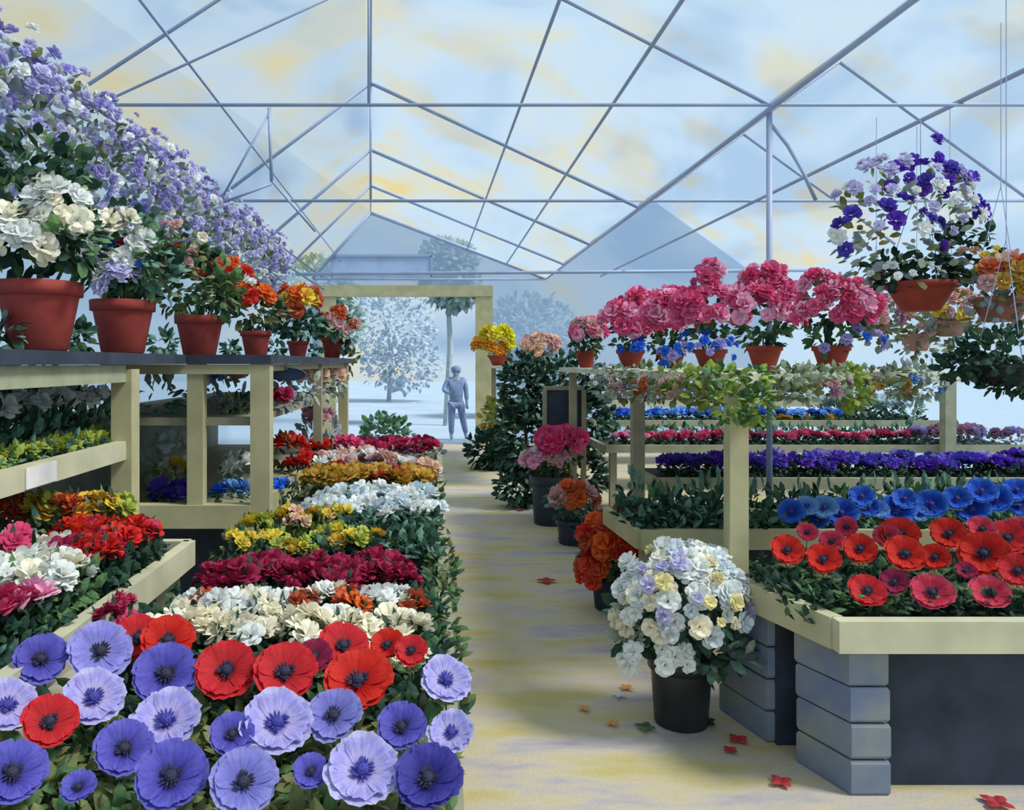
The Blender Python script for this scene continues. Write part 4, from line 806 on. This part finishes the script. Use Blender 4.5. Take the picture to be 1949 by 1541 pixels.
# ------------------------------------------------------------------ the person beyond the door
t = thing('person', 'person in blue-grey clothes standing in the bright doorway, one arm bent', 'person', (X(868, 17.0), 17.0, -.02))
def skin(name, pts, edges, mt, parent, sub=1):
    me = bpy.data.meshes.new(name); me.from_pydata([p[:3] for p in pts], edges, []); me.materials.append(mt)
    o = ob(name, me, parent); m = o.modifiers.new('Skin', 'SKIN'); sv = me.skin_vertices[0].data
    for i, p in enumerate(pts): sv[i].radius = (p[3], p[4] if len(p) > 4 else p[3]); sv[i].use_root = (i == 0)
    m.use_smooth_shade = True; s = o.modifiers.new('Sub', 'SUBSURF'); s.levels = sub; s.render_levels = sub; return o
SK = mat('#8a95b5', 'skin', .6, .05); CO = mat('#7f97c0', 'blue_coat', .9, .1); TR = mat('#7f90b8', 'blue_trousers', .9, .1)  # pale blue haze tinted into the figure's skin, hair and clothes
P = [(0,0,.82,.13,.10),(0,0,1.0,.12,.10),(0,0,1.22,.15,.11),(0,0,1.34,.07,.06),(0,0,1.42,.075,.085),(0,-.01,1.52,.085,.1),   # pelvis..head
 (-.17,0,1.30,.055),(-.27,-.05,1.08,.045),(-.16,-.22,1.02,.036),(-.10,-.28,1.04,.03),                                         # bent arm
 (.17,0,1.30,.055),(.22,.0,1.05,.045),(.23,-.05,.82,.034),(.23,-.07,.75,.03),
 (-.09,0,.76,.085),(-.10,-.02,.44,.06),(-.10,0,.09,.042),(-.10,-.14,.05,.035),
 (.10,0,.76,.085),(.15,.04,.44,.06),(.22,.10,.09,.042),(.24,-.02,.05,.035)]
Eg = [(0,1),(1,2),(2,3),(3,4),(4,5),(2,6),(6,7),(7,8),(8,9),(2,10),(10,11),(11,12),(12,13),(0,14),(14,15),(15,16),(16,17),(0,18),(18,19),(19,20),(20,21)]
for base, dr_ in ((9, (.8, -.55, .1)), (13, (.05, -.2, -1))):
    bx = Vector(P[base][:3]); dv = Vector(dr_).normalized(); sd_ = dv.cross(Vector((0,1,.2))).normalized()
    for k in range(5):
        q1 = bx+sd_*(.014*(k-2))+dv*.03*(1 if k else .4); q2 = q1+dv*(.05 if k else .03)+sd_*(0 if k else -.02)
        P += [(*q1, .009), (*q2, .008)]; Eg += [(base, len(P)-2), (len(P)-2, len(P)-1)]
skin('body', P, Eg, SK, t, 1)
skin('coat', [(0,0,.72,.17,.13),(0,0,1.0,.15,.125),(0,0,1.22,.175,.13),(0,0,1.33,.09,.075),(-.18,0,1.30,.07),(-.27,-.05,1.08,.058),(-.18,-.19,1.03,.048),(.18,0,1.30,.07),(.22,0,1.05,.058),(.23,-.045,.85,.046)],
     [(0,1),(1,2),(2,3),(2,4),(4,5),(5,6),(2,7),(7,8),(8,9)], CO, t)
skin('trousers', [(0,0,.84,.14,.115),(-.09,0,.76,.1),(-.10,-.02,.44,.075),(-.10,0,.13,.058),(.10,0,.76,.1),(.15,.04,.44,.075),(.22,.10,.13,.058)], [(0,1),(1,2),(2,3),(0,4),(4,5),(5,6)], TR, t)
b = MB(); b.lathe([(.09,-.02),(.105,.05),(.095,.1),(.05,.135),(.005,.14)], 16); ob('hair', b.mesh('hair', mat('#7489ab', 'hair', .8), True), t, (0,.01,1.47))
b = MB(); b.tube([(0,-.09,0),(0,-.115,-.012)], .012, 6); ob('nose', b.mesh('nose', SK), t, (0,0,1.49))
# trees outside, beyond the glass, haze put into their pale colours
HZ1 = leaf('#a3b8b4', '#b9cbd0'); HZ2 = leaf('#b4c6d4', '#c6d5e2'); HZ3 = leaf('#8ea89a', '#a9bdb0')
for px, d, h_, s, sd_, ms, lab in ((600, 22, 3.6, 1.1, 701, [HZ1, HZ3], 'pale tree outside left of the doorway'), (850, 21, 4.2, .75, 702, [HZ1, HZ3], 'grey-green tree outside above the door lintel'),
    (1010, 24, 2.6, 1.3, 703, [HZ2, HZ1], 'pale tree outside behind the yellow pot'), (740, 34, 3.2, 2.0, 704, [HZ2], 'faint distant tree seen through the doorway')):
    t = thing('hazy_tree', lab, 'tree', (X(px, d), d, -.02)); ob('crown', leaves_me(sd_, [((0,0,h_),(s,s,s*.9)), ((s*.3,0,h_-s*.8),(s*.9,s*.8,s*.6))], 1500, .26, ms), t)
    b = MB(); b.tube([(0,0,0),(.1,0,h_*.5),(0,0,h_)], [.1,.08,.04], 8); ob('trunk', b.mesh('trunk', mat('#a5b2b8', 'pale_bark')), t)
